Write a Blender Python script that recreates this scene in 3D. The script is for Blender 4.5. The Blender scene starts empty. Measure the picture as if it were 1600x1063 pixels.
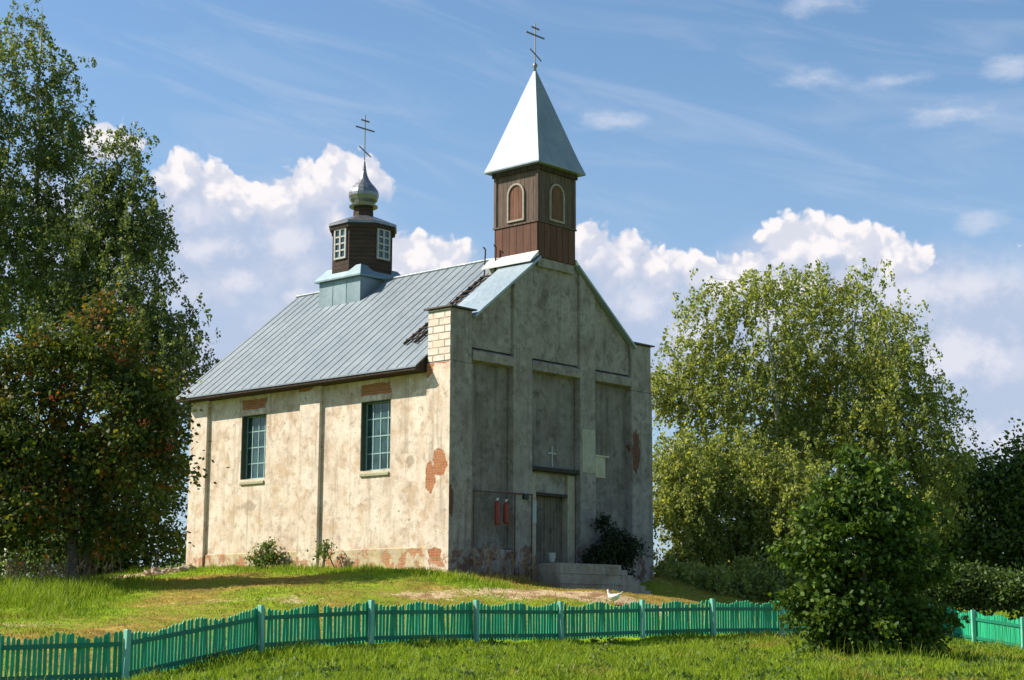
import bpy, bmesh, math, random
import numpy as np
from mathutils import Vector, Matrix
R = math.radians
rng = np.random.default_rng(7)
random.seed(7)
S = bpy.context.scene
COL = S.collection

# ------------------------------------------------------------------ camera
PSI, FPX, PIT, ROLL = R(41.95), 2551.4, R(9.585), R(.2356)
CAMP = np.array([0, 0, 1.6])
fw = np.array([0, math.cos(PIT), math.sin(PIT)])
_up = np.array([0, -math.sin(PIT), math.cos(PIT)])
_r = np.array([1., 0, 0])
rt = _r*math.cos(ROLL) + _up*math.sin(ROLL)
up = -_r*math.sin(ROLL) + _up*math.cos(ROLL)
cd = bpy.data.cameras.new('camera')
cam = bpy.data.objects.new('camera', cd)
COL.objects.link(cam)
cam.matrix_world = Matrix(((rt[0], up[0], -fw[0], CAMP[0]), (rt[1], up[1], -fw[1], CAMP[1]),
                           (rt[2], up[2], -fw[2], CAMP[2]), (0, 0, 0, 1)))
cd.sensor_width = 36
cd.lens = 36*FPX/1600
cd.clip_end = 5000
S.camera = cam

def at(px, py, Y):
    """world point at depth Y on the sight line of a photo measurement"""
    q = fw + rt*(px-800)/FPX + up*(531.5-py)/FPX
    return CAMP + q*(Y/q[1])

# ------------------------------------------------------------------ light
SUN_EL = R(40.5)
sh = np.array([-.998, .055]); sh /= np.linalg.norm(sh)
SUN = np.array([sh[0]*math.cos(SUN_EL), sh[1]*math.cos(SUN_EL), math.sin(SUN_EL)])
S.view_settings.view_transform = 'Standard'
S.view_settings.look = 'None'
S.view_settings.gamma = 1
S.view_settings.exposure = 0.75
ld = bpy.data.lights.new('sun', 'SUN')
ld.energy = 4.8
ld.angle = R(.5)
ld.color = (1, .935, .81)
sun = bpy.data.objects.new('sun', ld)
COL.objects.link(sun)
sun.rotation_euler = Vector(SUN).to_track_quat('Z', 'Y').to_euler()

# ------------------------------------------------------------------ node helper
class NT:
    def __init__(s, tree):
        s.t = tree
    def n(s, typ, **kw):
        nd = s.t.nodes.new(typ)
        for k, v in kw.items():
            if k in nd.bl_rna.properties:
                setattr(nd, k, v)
        return nd
    def set(s, sock, v):
        if isinstance(v, bpy.types.NodeSocket):
            s.t.links.new(v, sock)
        elif v is not None:
            if isinstance(v, (tuple, list)) and sock.type == 'RGBA' and len(v) == 3:
                v = (*v, 1)
            sock.default_value = v
    def math(s, op, a, b=None, c=None, clamp=False):
        nd = s.n('ShaderNodeMath', operation=op); nd.use_clamp = clamp
        for i, v in enumerate((a, b, c)):
            s.set(nd.inputs[i], v)
        return nd.outputs[0]
    def vm(s, op, a, b=None, scale=None):
        nd = s.n('ShaderNodeVectorMath', operation=op)
        s.set(nd.inputs[0], a)
        if b is not None: s.set(nd.inputs[1], b)
        if scale is not None: s.set(nd.inputs['Scale'], scale)
        return nd.outputs['Value'] if op in ('LENGTH', 'DOT_PRODUCT', 'DISTANCE') else nd.outputs['Vector']
    def noise(s, vec, scale, detail=4, rough=.55, dist=0., out='Fac'):
        nd = s.n('ShaderNodeTexNoise')
        s.set(nd.inputs['Vector'], vec); s.set(nd.inputs['Scale'], scale)
        nd.inputs['Detail'].default_value = detail; nd.inputs['Roughness'].default_value = rough
        nd.inputs['Distortion'].default_value = dist
        return nd.outputs[out]
    def map(s, v, a, b, c=0., d=1., smooth=True):
        nd = s.n('ShaderNodeMapRange', interpolation_type='SMOOTHSTEP' if smooth else 'LINEAR')
        s.set(nd.inputs['Value'], v)
        for k, x in zip(('From Min', 'From Max', 'To Min', 'To Max'), (a, b, c, d)):
            s.set(nd.inputs[k], x)
        return nd.outputs['Result']
    def mix(s, f, a, b, mode='MIX'):
        nd = s.n('ShaderNodeMix', data_type='RGBA', blend_type=mode)
        s.set(nd.inputs['Factor'], f); s.set(nd.inputs['A'] if 0 else nd.inputs[6], a); s.set(nd.inputs[7], b)
        return nd.outputs[2]
    def sep(s, v):
        nd = s.n('ShaderNodeSeparateXYZ'); s.set(nd.inputs[0], v); return nd.outputs
    def comb(s, x, y, z):
        nd = s.n('ShaderNodeCombineXYZ')
        for i, v in enumerate((x, y, z)): s.set(nd.inputs[i], v)
        return nd.outputs[0]
    def scl(s, v, sx, sy, sz):
        return s.vm('MULTIPLY', v, (sx, sy, sz))
    def obj(s):
        return s.n('ShaderNodeTexCoord').outputs['Object']
    def bump(s, h, strength=.4, dist=.02):
        nd = s.n('ShaderNodeBump'); s.set(nd.inputs['Height'], h)
        nd.inputs['Strength'].default_value = strength; nd.inputs['Distance'].default_value = dist
        return nd.outputs['Normal']

# ------------------------------------------------------------------ sky
w = bpy.data.worlds.new('World'); S.world = w; w.use_nodes = True
w.node_tree.nodes.clear()
W = NT(w.node_tree)
sky = W.n('ShaderNodeTexSky', sky_type='NISHITA')
sky.sun_disc = False; sky.sun_elevation = SUN_EL; sky.sun_rotation = math.atan2(SUN[0], SUN[1])
sky.altitude = 200; sky.air_density = 1.0; sky.dust_density = .6; sky.ozone_density = 2.2
dirv = W.n('ShaderNodeTexCoord').outputs['Generated']
dx, dy, dz = W.sep(dirv)
AZ = W.math('ARCTAN2', dx, dy); EL = W.math('ARCSINE', dz)
AE = W.comb(AZ, EL, 0.)
def ang(px, py):
    q = fw + rt*(px-800)/FPX + up*(531.5-py)/FPX
    q /= np.linalg.norm(q)
    return math.atan2(q[0], q[1]), math.asin(q[2])
# cumulus heads (crisp tops) and the soft bodies under them: centre and half sizes in 1/2551 rad
HEADS = [(168, 208, 44, 34), (285, 262, 40, 40), (338, 282, 46, 42), (380, 300, 40, 40), (440, 300, 54, 48), (490, 282, 52, 48), (540, 262, 44, 48), (575, 270, 34, 40),
         (640, 395, 46, 42), (700, 398, 46, 36), (520, 330, 60, 34),
         (925, 372, 40, 44), (975, 392, 46, 40), (1025, 405, 50, 40), (1085, 418, 30, 28), (1130, 425, 50, 36), (1190, 420, 60, 40), (1235, 365, 42, 38), (1290, 362, 54, 40), (1345, 376, 54, 36), (1395, 395, 60, 40),
         (950, 425, 46, 36), (1270, 415, 90, 40), (-120, 260, 130, 60), (1800, 330, 150, 60), (2050, 300, 120, 70), (2300, 350, 220, 60), (-400, 230, 180, 70)]
BODY = [(300, 330, 80, 70), (470, 330, 110, 70), (960, 420, 90, 70), (1290, 420, 150, 70), (330, 410, 150, 150), (500, 420, 190, 150), (650, 430, 120, 70), (100, 420, 170, 190), (1000, 480, 140, 110), (1280, 500, 260, 130), (1480, 500, 200, 130), (1640, 560, 200, 160), (720, 560, 900, 120), (-250, 380, 260, 170), (2000, 430, 300, 150), (1540, 700, 160, 90)]
def blobs(G, q, items, k):
    best = None
    for (x, y, rx, ry) in items:
        a, e = ang(x, y)
        nd = G.n('ShaderNodeVectorMath', operation='MULTIPLY_ADD'); G.set(nd.inputs[0], q)
        nd.inputs[1].default_value = (FPX/rx, FPX/ry, 0); nd.inputs[2].default_value = (-a*FPX/rx, -e*FPX/ry, 0)
        v = G.vm('LENGTH', nd.outputs[0])
        best = v if best is None else G.math('SMOOTH_MIN', best, v, k)
    return G.math('SUBTRACT', 1., best)
def noise2(G, p, sc, det, rough, dist=0., out='Fac'):
    o = G.noise(p, sc, det, rough, dist, out); o.node.noise_dimensions = '2D'; return o
def density(G, p):
    """how far inside a cumulus a direction is, with billowing edges"""
    wob = G.vm('SUBTRACT', noise2(G, p, 34., 2, .6, out='Color'), (.5, .5, .5))
    q = G.vm('ADD', p, G.vm('SCALE', wob, scale=.014))
    def bil(sc):
        vo = G.n('ShaderNodeTexVoronoi', feature='F1', voronoi_dimensions='2D')
        G.set(vo.inputs['Vector'], q); G.set(vo.inputs['Scale'], sc)
        vo.inputs['Detail'].default_value = 2.; vo.inputs['Roughness'].default_value = .5
        return G.math('SUBTRACT', .45, vo.outputs['Distance'])
    n = G.math('SUBTRACT', noise2(G, q, 60., 5, .6), .5)
    N = G.math('ADD', G.math('MULTIPLY', bil(56.), .46), G.math('MULTIPLY', n, .42))
    return N, G.math('ADD', blobs(G, q, [(x, y+.55*b, a*1.3, b*1.58) for x, y, a, b in HEADS], .2), N)
N0, D0 = density(W, AE)
N1, D1 = density(W, W.vm('ADD', AE, (-.006, .010, 0)))
HB = [(x, y+.55*b, a*1.3, b*1.58) for x, y, a, b in HEADS]
topness = W.math('SUBTRACT', blobs(W, AE, HB, .3), blobs(W, W.vm('ADD', AE, (-.004, .016, 0)), HB, .3))   # > 0 on the sunny upper side
big = noise2(W, AE, 9., 5, .6)
bigc = W.math('SUBTRACT', big, .5)
veil = W.math('ADD', blobs(W, AE, BODY, .35), W.math('MULTIPLY', bigc, 1.3))
hcov = W.map(D0, .02, .20)
vcov = W.math('MULTIPLY', W.map(veil, -.10, .62), .88)
relief = W.map(W.math('SUBTRACT', N0, N1), -.22, .22)          # puffs turned to the sun
inside = W.map(W.math('ADD', topness, W.math('MULTIPLY', W.math('ADD', bigc, W.math('MULTIPLY', N0, .5)), 1.3)), .46, -.30)
white = W.math('MULTIPLY', W.math('SUBTRACT', 1., W.math('MULTIPLY', inside, .82)), W.map(relief, 0., 1., .42, 1.))
sm = noise2(W, AE, 22., 5, .6)
LAV, WHT = (3.05, 3.5, 4.55), (5.9, 5.65, 5.7)
hcol = W.mix(white, LAV, WHT)
puff = blobs(W, AE, [(300, 335, 70, 36), (372, 436, 40, 24), (335, 388, 70, 24), (450, 380, 70, 40), (690, 420, 60, 40), (480, 470, 50, 24), (1000, 470, 60, 40), (1200, 480, 90, 40), (1420, 450, 150, 60), (1540, 440, 120, 50), (1500, 560, 130, 50), (1080, 520, 60, 40), (1560, 690, 70, 40)], .3)
puff = W.map(W.math('ADD', puff, W.math('MULTIPLY', W.math('SUBTRACT', noise2(W, AE, 40., 6, .62), .5), 2.4)), -.1, 1.0)
vcol = W.mix(W.math('MAXIMUM', W.math('MULTIPLY', puff, .8), W.map(sm, .45, .75, 0., .45)), LAV, (5.3, 5.15, 5.5))
# thin cirrus streaks
ci = noise2(W, W.vm('MULTIPLY', W.vm('ADD', AE, W.vm('SCALE', W.comb(EL, AZ, 0.), scale=.22)), (4., 22., 1.)), 1.6, 6, .58, .5)
spots = blobs(W, AE, [(1280, 5, 90, 26), (1270, 122, 70, 20), (1390, 128, 60, 14), (960, 190, 80, 20), (1580, 105, 50, 28), (1530, 350, 50, 24), (1480, 175, 90, 26)], .3)
cirr = W.math('ADD', W.math('MULTIPLY', W.map(ci, .42, .85), .27), W.math('MULTIPLY', W.map(W.math('ADD', spots, W.math('MULTIPLY', W.math('SUBTRACT', noise2(W, W.vm('MULTIPLY', AE, (1., 2., 1.)), 26., 6, .65), .5), 2.2)), .0, 1.2), .55))
skyc = W.mix(1.0, sky.outputs[0], (.82, .94, .97), 'MULTIPLY')
skyc = W.mix(W.map(EL, .02, .34, .66, .0, smooth=False), skyc, (2.3, 2.9, 4.1))
c1 = W.mix(cirr, skyc, (4.2, 4.5, 5.2))
c2 = W.mix(vcov, c1, vcol)
c3 = W.mix(W.math('MULTIPLY', hcov, W.map(W.math('ADD', topness, W.math('MULTIPLY', N0, .6)), -.45, .12)), c2, hcol)
bg = W.n('ShaderNodeBackground'); W.set(bg.inputs['Color'], c3); bg.inputs['Strength'].default_value = .10
wo = W.n('ShaderNodeOutputWorld'); w.node_tree.links.new(bg.outputs[0], wo.inputs['Surface'])
w.cycles.sampling_method = 'MANUAL'; w.cycles.sample_map_resolution = 512
S.cycles.max_bounces = 6; S.cycles.diffuse_bounces = 3; S.cycles.transmission_bounces = 4; S.cycles.glossy_bounces = 3

# ------------------------------------------------------------------ materials
def mat(name):
    m = bpy.data.materials.new(name); m.use_nodes = True
    m.node_tree.nodes.clear()
    G = NT(m.node_tree)
    b = G.n('ShaderNodeBsdfPrincipled')
    o = G.n('ShaderNodeOutputMaterial'); G.t.links.new(b.outputs[0], o.inputs['Surface'])
    return m, G, b
def fin(G, b, col, rough=.85, normal=None, metal=0., spec=.3):
    G.set(b.inputs['Base Color'], col); G.set(b.inputs['Roughness'], rough)
    G.set(b.inputs['Metallic'], metal); G.set(b.inputs['Specular IOR Level'], spec)
    if normal is not None: G.set(b.inputs['Normal'], normal)
def ellmask(G, p, items, jag=.95, sc=2.6):
    """union of ragged patches: centre, radii"""
    best = None
    nz = G.math('MULTIPLY', G.math('SUBTRACT', G.noise(p, sc, 5, .65), .5), jag*2)
    for c, r in items:
        dv_ = G.vm('DIVIDE', G.vm('SUBTRACT', p, c), r[:3])
        if len(r) == 4:      # squarish patch
            sx, sy, sz = G.sep(G.vm('ABSOLUTE', dv_)); d = G.math('ADD', G.math('MULTIPLY', G.math('MAXIMUM', sy, sz), 2.4), -1.4)
        else: d = G.vm('LENGTH', dv_)
        v = G.math('SUBTRACT', 1., d)
        best = v if best is None else G.math('MAXIMUM', best, v)
    return G.map(G.math('ADD', best, nz), -.04, .06)
def brickcol(G, p, swap):
    # u or v runs along the wall
    x, y, z = G.sep(p)
    q = G.comb(G.math('ADD', x, y), z, 0.)
    br = G.n('ShaderNodeTexBrick'); G.set(br.inputs['Vector'], q); br.inputs['Scale'].default_value = 1.
    br.inputs['Brick Width'].default_value = .26; br.inputs['Row Height'].default_value = .085
    br.inputs['Mortar Size'].default_value = .009; br.inputs['Mortar Smooth'].default_value = .3
    G.set(br.inputs['Color1'], swap[0]); G.set(br.inputs['Color2'], swap[1]); G.set(br.inputs['Mortar'], swap[2])
    c = G.mix(G.math('MULTIPLY', G.noise(p, 9., 4), .45), br.outputs['Color'], swap[3])
    return c, br.outputs['Fac']
REDB = ((.40, .13, .05), (.50, .20, .08), (.38, .29, .20), (.22, .10, .06))
DARKB = ((.15, .055, .04), (.21, .08, .055), (.15, .12, .10), (.06, .035, .03))
ZB = 3.0   # church base level: local z = absolute z - ZB

def plaster(name, tones, patches, streak=.35, brick=REDB, base_brick=None, spots=()):
    m, G, b = mat(name)
    p = G.obj()
    lo, mid, hi, ochre = tones
    n1 = G.noise(p, .95, 7, .68, .3); n2 = G.noise(p, 3.1, 6, .65); n3 = G.noise(p, 22., 4, .6)
    col = G.mix(G.map(n1, .34, .62), mid, hi)
    oc = G.noise(G.vm('ADD', p, (7., 3., 1.)), 1.5, 7, .68, .3)
    col = G.mix(G.math('MULTIPLY', G.map(oc, .47, .66), .85), col, ochre)
    col = G.mix(G.map(n2, .50, .70, 0., .65), col, lo)
    st = G.noise(G.scl(p, 3.4, 3.4, .28), 1.3, 5, .6)
    col = G.mix(G.math('MULTIPLY', G.map(st, .5, .72), streak), col, lo)
    col = G.mix(G.map(n3, .55, .78, 0., .35), col, G.mix(.5, lo, (.05, .04, .03)))
    spk = G.noise(p, 7., 5, .75)
    col = G.mix(G.map(spk, .58, .70, 0., .75), col, lo)
    big = G.noise(G.vm('ADD', p, (11., 4., 6.)), 2.1, 7, .72, .2)
    col = G.mix(G.map(big, .55, .66, 0., .6), col, G.mix(.4, lo, ochre))
    pale = G.noise(G.vm('ADD', p, (1., 14., 9.)), 1.7, 7, .72)
    col = G.mix(G.map(pale, .58, .66, 0., .7), col, hi)
    chip = G.noise(G.vm('ADD', p, (4., 4., 19.)), 2.6, 4, .6)
    col = G.mix(G.map(chip, .70, .72, 0., .8), col, G.mix(.5, lo, (.16, .09, .06)))
    x, y, z = G.sep(p)
    edge = G.math('ADD', z, G.math('MULTIPLY', G.math('SUBTRACT', G.noise(p, 1.5, 5, .65), .5), 1.3))
    if spots:
        sp = ellmask(G, p, spots, 1.3, 2.4)
        col = G.mix(G.math('MULTIPLY', sp, .6), col, lo)
    h = G.math('ADD', G.math('MULTIPLY', n2, .6), G.math('MULTIPLY', n3, .5))
    if base_brick:
        bc, bf = brickcol(G, p, brick)
        mk = G.map(edge, base_brick, base_brick-.1)
        hole = G.map(G.noise(p, 2.3, 6, .7), .48, .55, 0., .85)
        mk = G.math('MULTIPLY', mk, hole)
        col = G.mix(mk, col, bc)
        h = G.math('SUBTRACT', h, G.math('MULTIPLY', mk, .6))
    if patches:
        bc, bf = brickcol(G, p, brick)
        mk = ellmask(G, p, patches)
        col = G.mix(mk, col, bc)
        h = G.math('SUBTRACT', h, G.math('MULTIPLY', mk, G.math('ADD', .8, G.math('MULTIPLY', bf, .5))))
    fin(G, b, col, .92, G.bump(h, .55, .03), spec=.15)
    return m

CREAM = ((.31, .24, .18), (.60, .475, .37), (.73, .625, .515), (.52, .37, .245))
GREY = ((.11, .093, .083), (.245, .211, .193), (.35, .308, .283), (.23, .19, .162))
M = {}
M['cream'] = plaster('cream_plaster', CREAM,
    [((0, .42, 6.35-ZB), (.6, .30, .42)), ((0, .82, 5.9-ZB), (.6, .24, .52)), ((0, .95, 9.5-ZB), (.6, .25, .35)), ((0, .5, 9.62-ZB), (.6, .7, .12)),
     ((0, 3.51, 8.97-ZB), (.6, .70, .19, 1)), ((0, 9.78, 8.98-ZB), (.6, .66, .18, 1)), ((0, 7.0, 9.3-ZB), (.5, .5, .14)), ((0, .55, 3.5-ZB), (.6, .3, .2))],
    base_brick=.62, streak=.6, spots=[((0, 1.9, 6.5-ZB), (.6, .2, .2)), ((0, 9.9, 5.4-ZB), (.6, .35, .18))])
M['plinth'] = plaster('plinth_render', ((.28, .22, .16), (.44, .34, .23), (.56, .46, .32), (.46, .36, .18)), [], base_brick=.75)
M['grey'] = plaster('grey_render', GREY, streak=.55, patches= [((9.5, 0, 7.4-ZB), (.22, .6, .7)), ((.05, 0, 5.2-ZB), (.12, .6, .5))], brick=DARKB, base_brick=.82,
    spots=[((4.6, 0, 12.3-ZB), (.22, .6, .3)),])
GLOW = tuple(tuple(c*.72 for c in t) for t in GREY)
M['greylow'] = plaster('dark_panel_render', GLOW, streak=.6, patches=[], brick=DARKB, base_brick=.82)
M['greyshadow'] = plaster('shadow_dark_lintel', ((.02, .018, .016), (.04, .036, .032), (.065, .058, .05), (.05, .04, .03)), [])  # dark lintel and beam render, with their shadow put into the colour
M['greyclean'] = plaster('pale_render', ((.26, .24, .19), (.38, .355, .29), (.44, .41, .34), (.36, .31, .22)), [])
M['palepatch'] = plaster('fresh_render', ((.32, .29, .22), (.50, .455, .35), (.56, .51, .40), (.44, .38, .27)), [])
M['jamb'] = plaster('cream_jamb', ((.22, .18, .13), (.36, .31, .24), (.42, .37, .29), (.33, .27, .18)), [])
M['steps'] = plaster('step_concrete', ((.15, .115, .085), (.30, .235, .18), (.40, .33, .26), (.31, .21, .14)), [], brick=DARKB)

def brick_mat(name, sw, bw=.52, rh=.235):
    m, G, b = mat(name)
    p = G.obj(); x, y, z = G.sep(p)
    br = G.n('ShaderNodeTexBrick'); G.set(br.inputs['Vector'], G.comb(G.math('ADD', x, y), G.math('ADD', z, .03), 0.))
    br.inputs['Scale'].default_value = 1.; br.inputs['Brick Width'].default_value = bw; br.inputs['Row Height'].default_value = rh
    br.inputs['Mortar Size'].default_value = .022; br.inputs['Mortar Smooth'].default_value = .25
    for k, c in zip(('Color1', 'Color2', 'Mortar'), sw): G.set(br.inputs[k], c)
    col = G.mix(G.map(G.noise(p, 5., 6, .7), .45, .7, 0., .8), br.outputs['Color'], sw[3])
    col = G.mix(G.map(G.noise(p, 1.6, 5, .7), .5, .6, 0., .7), col, sw[4])
    h = G.math('SUBTRACT', G.math('MULTIPLY', G.noise(p, 14., 4), .4), br.outputs['Fac'])
    fin(G, b, col, .9, G.bump(h, .7, .03), spec=.15)
    return m
M['redbrick'] = brick_mat('red_brick', ((.20, .085, .05), (.28, .12, .065), (.22, .16, .11), (.10, .05, .035), (.25, .13, .08)), .13, .30)
M['whitebrick'] = brick_mat('pale_brick', ((.72, .67, .60), (.66, .57, .48), (.26, .19, .14), (.50, .39, .29), (.66, .52, .41)))

def metal(name, base, var, rough=.42, met=.55, sheet=(.5, 1.4), rusty=True):
    m, G, b = mat(name)
    p = G.obj(); x, y, z = G.sep(p)
    n = G.noise(p, .8, 6, .65); n2 = G.noise(p, 9., 5, .6)
    wn = G.n('ShaderNodeTexWhiteNoise', noise_dimensions='3D')
    G.set(wn.inputs['Vector'], G.vm('FLOOR', G.comb(G.math('MULTIPLY', x, 1/sheet[1]), G.math('MULTIPLY', y, 1/sheet[0]), 0.)))
    col = G.mix(G.map(n, .35, .68), base, var)
    col = G.mix(G.math('MULTIPLY', wn.outputs['Value'], .28), col, tuple(.72*c for c in base))
    if rusty: col = G.mix(G.map(G.noise(G.scl(p, 1., 6., 1.), 2., 5, .7), .58, .78, 0., .35), col, (.22, .19, .16))
    col = G.mix(G.map(G.noise(G.scl(p, 3., 3., .5), 1.2, 4, .5), .5, .75, 0., .3), col, tuple(.6*c for c in base))
    rg = G.map(n2, .3, .7, rough-.08, rough+.14)
    if not rusty: fin(G, b, col, rough, None, metal=met, spec=.3)
    else: fin(G, b, col, rg, G.bump(G.math('ADD', n2, G.math('MULTIPLY', n, 3.)), .09, .02), metal=met, spec=.5)
    return m
M['roof'] = metal('roof_sheet', (.185, .222, .25), (.235, .268, .29), .55, .3, (.5, 1.7))
M['coping'] = metal('coping_sheet', (.27, .34, .385), (.34, .40, .43), .5, .3)
M['spire'] = metal('spire_sheet', (.20, .245, .30), (.27, .31, .355), .55, .12, (3., 3.), rusty=False)
M['cupmetal'] = metal('cupola_sheet', (.17, .245, .28), (.25, .32, .345), .5, .3)
M['dome'] = metal('dome_sheet', (.20, .205, .21), (.29, .29, .29), .36, .8)
M['flash'] = metal('white_flashing', (.52, .53, .52), (.60, .60, .59), .5, .1)

def wood(name, a, bcol, plank=.16, axis='h', red=None):
    m, G, b = mat(name)
    p = G.obj(); x, y, z = G.sep(p)
    t = G.math('ADD', x, y) if axis == 'h' else z
    f = G.math('DIVIDE', t, plank); cell = G.math('FLOOR', f); fr = G.math('FRACT', f)
    wn = G.n('ShaderNodeTexWhiteNoise', noise_dimensions='1D'); G.set(wn.inputs['W'], cell)
    gap = G.math('MULTIPLY', G.map(fr, 0., .07), G.map(fr, 1., .93))
    gr = G.noise(G.scl(p, 14., 14., 1.2) if axis == 'h' else G.scl(p, 1.5, 1.5, 16.), 1.5, 5, .6)
    col = G.mix(wn.outputs['Value'], a, bcol)
    col = G.mix(G.map(gr, .4, .7, 0., .6), col, tuple(.45*c for c in a))
    if red: col = G.mix(G.map(G.noise(p, 1.1, 5, .6), .45, .6), col, red)
    col = G.mix(gap, tuple(.18*c for c in a), col)
    fin(G, b, col, .85, G.bump(G.math('ADD', G.math('MULTIPLY', gap, .8), G.math('MULTIPLY', gr, .3)), .6, .02), spec=.2)
    return m
M['towerwood'] = wood('tower_boards', (.115, .08, .064), (.175, .125, .10), .2)
M['towerlow'] = wood('tower_lower_boards', (.155, .07, .048), (.115, .06, .045), .32)
M['drumwood'] = wood('drum_boards', (.055, .036, .028), (.08, .052, .04), .16, 'v')
M['shutter'] = wood('louvre_boards', (.16, .075, .05), (.21, .10, .065), .12)
M['door'] = wood('door_boards', (.15, .12, .092), (.21, .17, .13), .17, red=(.095, .085, .07))
M['ladder'] = wood('ladder_wood', (.055, .042, .034), (.075, .055, .045), .5)
M['fascia'] = wood('eave_wood', (.05, .035, .028), (.075, .05, .04), .3)

def paint(name, col, wear=None, rough=.6, sc=6., amt=.5, metal_=0., thr=.55):
    m, G, b = mat(name)
    p = G.obj(); n = G.noise(p, sc, 6, .65); n2 = G.noise(p, sc*5, 3)
    c = G.mix(G.map(n, .3, .7), tuple(.78*x for x in col), col)
    if wear: c = G.mix(G.map(G.noise(G.vm('ADD', p, (3., 1., 8.)), sc*1.3, 6, .7), thr, thr+.12, 0., amt), c, wear)
    fin(G, b, c, rough, G.bump(n2, .2, .01), metal=metal_)
    return m
M['teal'] = paint('teal_window_paint', (.27, .42, .40), (.13, .19, .18))
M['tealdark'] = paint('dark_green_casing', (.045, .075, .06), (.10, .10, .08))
M['arch'] = paint('pale_arch_paint', (.33, .285, .235), (.20, .16, .13))
M['whitepaint'] = paint('white_window_paint', (.46, .455, .43), (.28, .26, .24))
M['sill'] = paint('mossy_sill', (.36, .34, .22), (.20, .20, .09), .9)
M['iron'] = paint('dark_iron', (.10, .085, .075), (.16, .09, .06), .5, metal_=.6)
M['crossiron'] = paint('grey_cross_iron', (.17, .165, .16), (.15, .10, .075), .5, metal_=.5)
M['rust'] = paint('rusty_iron', (.14, .055, .035), (.07, .04, .03), .8)
M['red'] = paint('red_enamel', (.30, .045, .028), (.16, .045, .03), .55)
M['white'] = paint('white_enamel', (.62, .62, .60), (.45, .43, .40), .5)
M['paper'] = paint('weathered_board', (.44, .46, .46), (.30, .30, .29), .8)
M['feather'] = paint('white_feathers', (.80, .77, .68), (.66, .60, .50), .9, 20.)
M['comb'] = paint('red_comb', (.5, .04, .03))
M['beak'] = paint('yellow_beak', (.55, .33, .06))
M['stone'] = paint('rubble_stone', (.42, .33, .25), (.30, .17, .11), .9, 3., .8)
M['postfoot'] = paint('concrete_foot', (.60, .55, .46), (.42, .36, .28), .9)
M['blackbox'] = paint('black_box', (.02, .02, .022), None, .5)
def glass(name, col):
    m, G, b = mat(name); p = G.obj()
    c = G.mix(G.map(G.noise(p, 1.7, 4), .4, .65), col, tuple(2.2*x for x in col))
    fin(G, b, c, .12, G.bump(G.noise(p, 3., 2), .05, .02), spec=.6)
    return m
M['glass'] = glass('dusty_window_glass', (.018, .04, .042))
# fence paint
def fencemat(name, a, bcol, worn, amt):
    m, G, b = mat(name)
    p = G.obj(); rnd = G.n('ShaderNodeObjectInfo').outputs['Random']
    isl = G.n('ShaderNodeNewGeometry').outputs['Random Per Island']
    c = G.mix(G.math('FRACT', G.math('ADD', rnd, isl)), a, bcol)
    c = G.mix(G.map(G.noise(G.scl(p, 9., 9., 2.), 2.4, 6, .7), .52, .72, 0., amt), c, worn)
    c = G.mix(G.map(G.noise(G.scl(p, .6, .6, .6), 1., 4), .45, .62, 0., .4), c, tuple(.6*x for x in bcol))
    fin(G, b, c, .55, G.bump(G.noise(p, 30., 4), .3, .01), spec=.35)
    return m
M['picket'] = fencemat('green_picket_paint', (.008, .29, .125), (.022, .41, .205), (.20, .38, .25), .6)
M['rail'] = fencemat('dark_rail_paint', (.008, .16, .095), (.014, .20, .12), (.04, .16, .11), .4)
M['post'] = fencemat('pale_post_paint', (.10, .38, .27), (.20, .50, .38), (.46, .58, .50), .7)

def leafmat(name, cols, trans=.45, rough=.5, accent=None, acc=.0):
    m = bpy.data.materials.new(name); m.use_nodes = True; m.node_tree.nodes.clear()
    G = NT(m.node_tree)
    isl = G.n('ShaderNodeNewGeometry').outputs['Random Per Island']
    p = G.obj()
    c = G.mix(G.map(G.math('ADD', isl, G.math('MULTIPLY', G.math('SUBTRACT', G.noise(p, .7, 4), .5), 1.6)), .0, 1.), cols[0], cols[1])
    c = G.mix(G.map(isl, .88, 1.), c, cols[2])
    if accent:
        k = G.math('MULTIPLY', G.map(G.noise(G.vm('ADD', p, (5., 9., 2.)), .8, 4, .6), .52, .60), G.map(isl, 1-acc, 1-acc+.1))
        c = G.mix(k, c, accent)
    b = G.n('ShaderNodeBsdfPrincipled'); fin(G, b, c, rough, spec=.18)
    t = G.n('ShaderNodeBsdfTranslucent'); G.set(t.inputs['Color'], G.mix(1., c, (1.5, 1.35, .6), 'MULTIPLY'))
    mx = G.n('ShaderNodeMixShader'); mx.inputs[0].default_value = trans
    G.t.links.new(b.outputs[0], mx.inputs[1]); G.t.links.new(t.outputs[0], mx.inputs[2])
    o = G.n('ShaderNodeOutputMaterial'); G.t.links.new(mx.outputs[0], o.inputs['Surface'])
    return m
M['birchleaf'] = leafmat('birch_leaves', ((.075, .115, .04), (.16, .21, .075), (.27, .29, .125)), .45)
M['birchlight'] = leafmat('light_birch_leaves', ((.14, .185, .05), (.32, .37, .11), (.42, .42, .17)), .52)
M['rowanleaf'] = leafmat('rowan_leaves', ((.035, .058, .014), (.105, .135, .024), (.22, .21, .03)), .34, accent=(.28, .11, .02), acc=.5)
M['mapleleaf'] = leafmat('maple_leaves', ((.035, .07, .012), (.095, .16, .022), (.20, .27, .04)), .33, .55)
M['darkleaf'] = leafmat('dark_leaves', ((.045, .08, .022), (.105, .165, .04), (.19, .24, .06)), .35)
M['shadeleaf'] = leafmat('shaded_shrub_leaves', ((.018, .032, .014), (.03, .05, .02), (.05, .07, .025)), .2)  # leaf tones darkened to carry the shade beside the facade
M['weedleaf'] = leafmat('weed_leaves', ((.08, .13, .03), (.12, .18, .04), (.20, .22, .06)), .35)
M['berry'] = paint('rowan_berries', (.36, .07, .02), None, .4)
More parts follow.
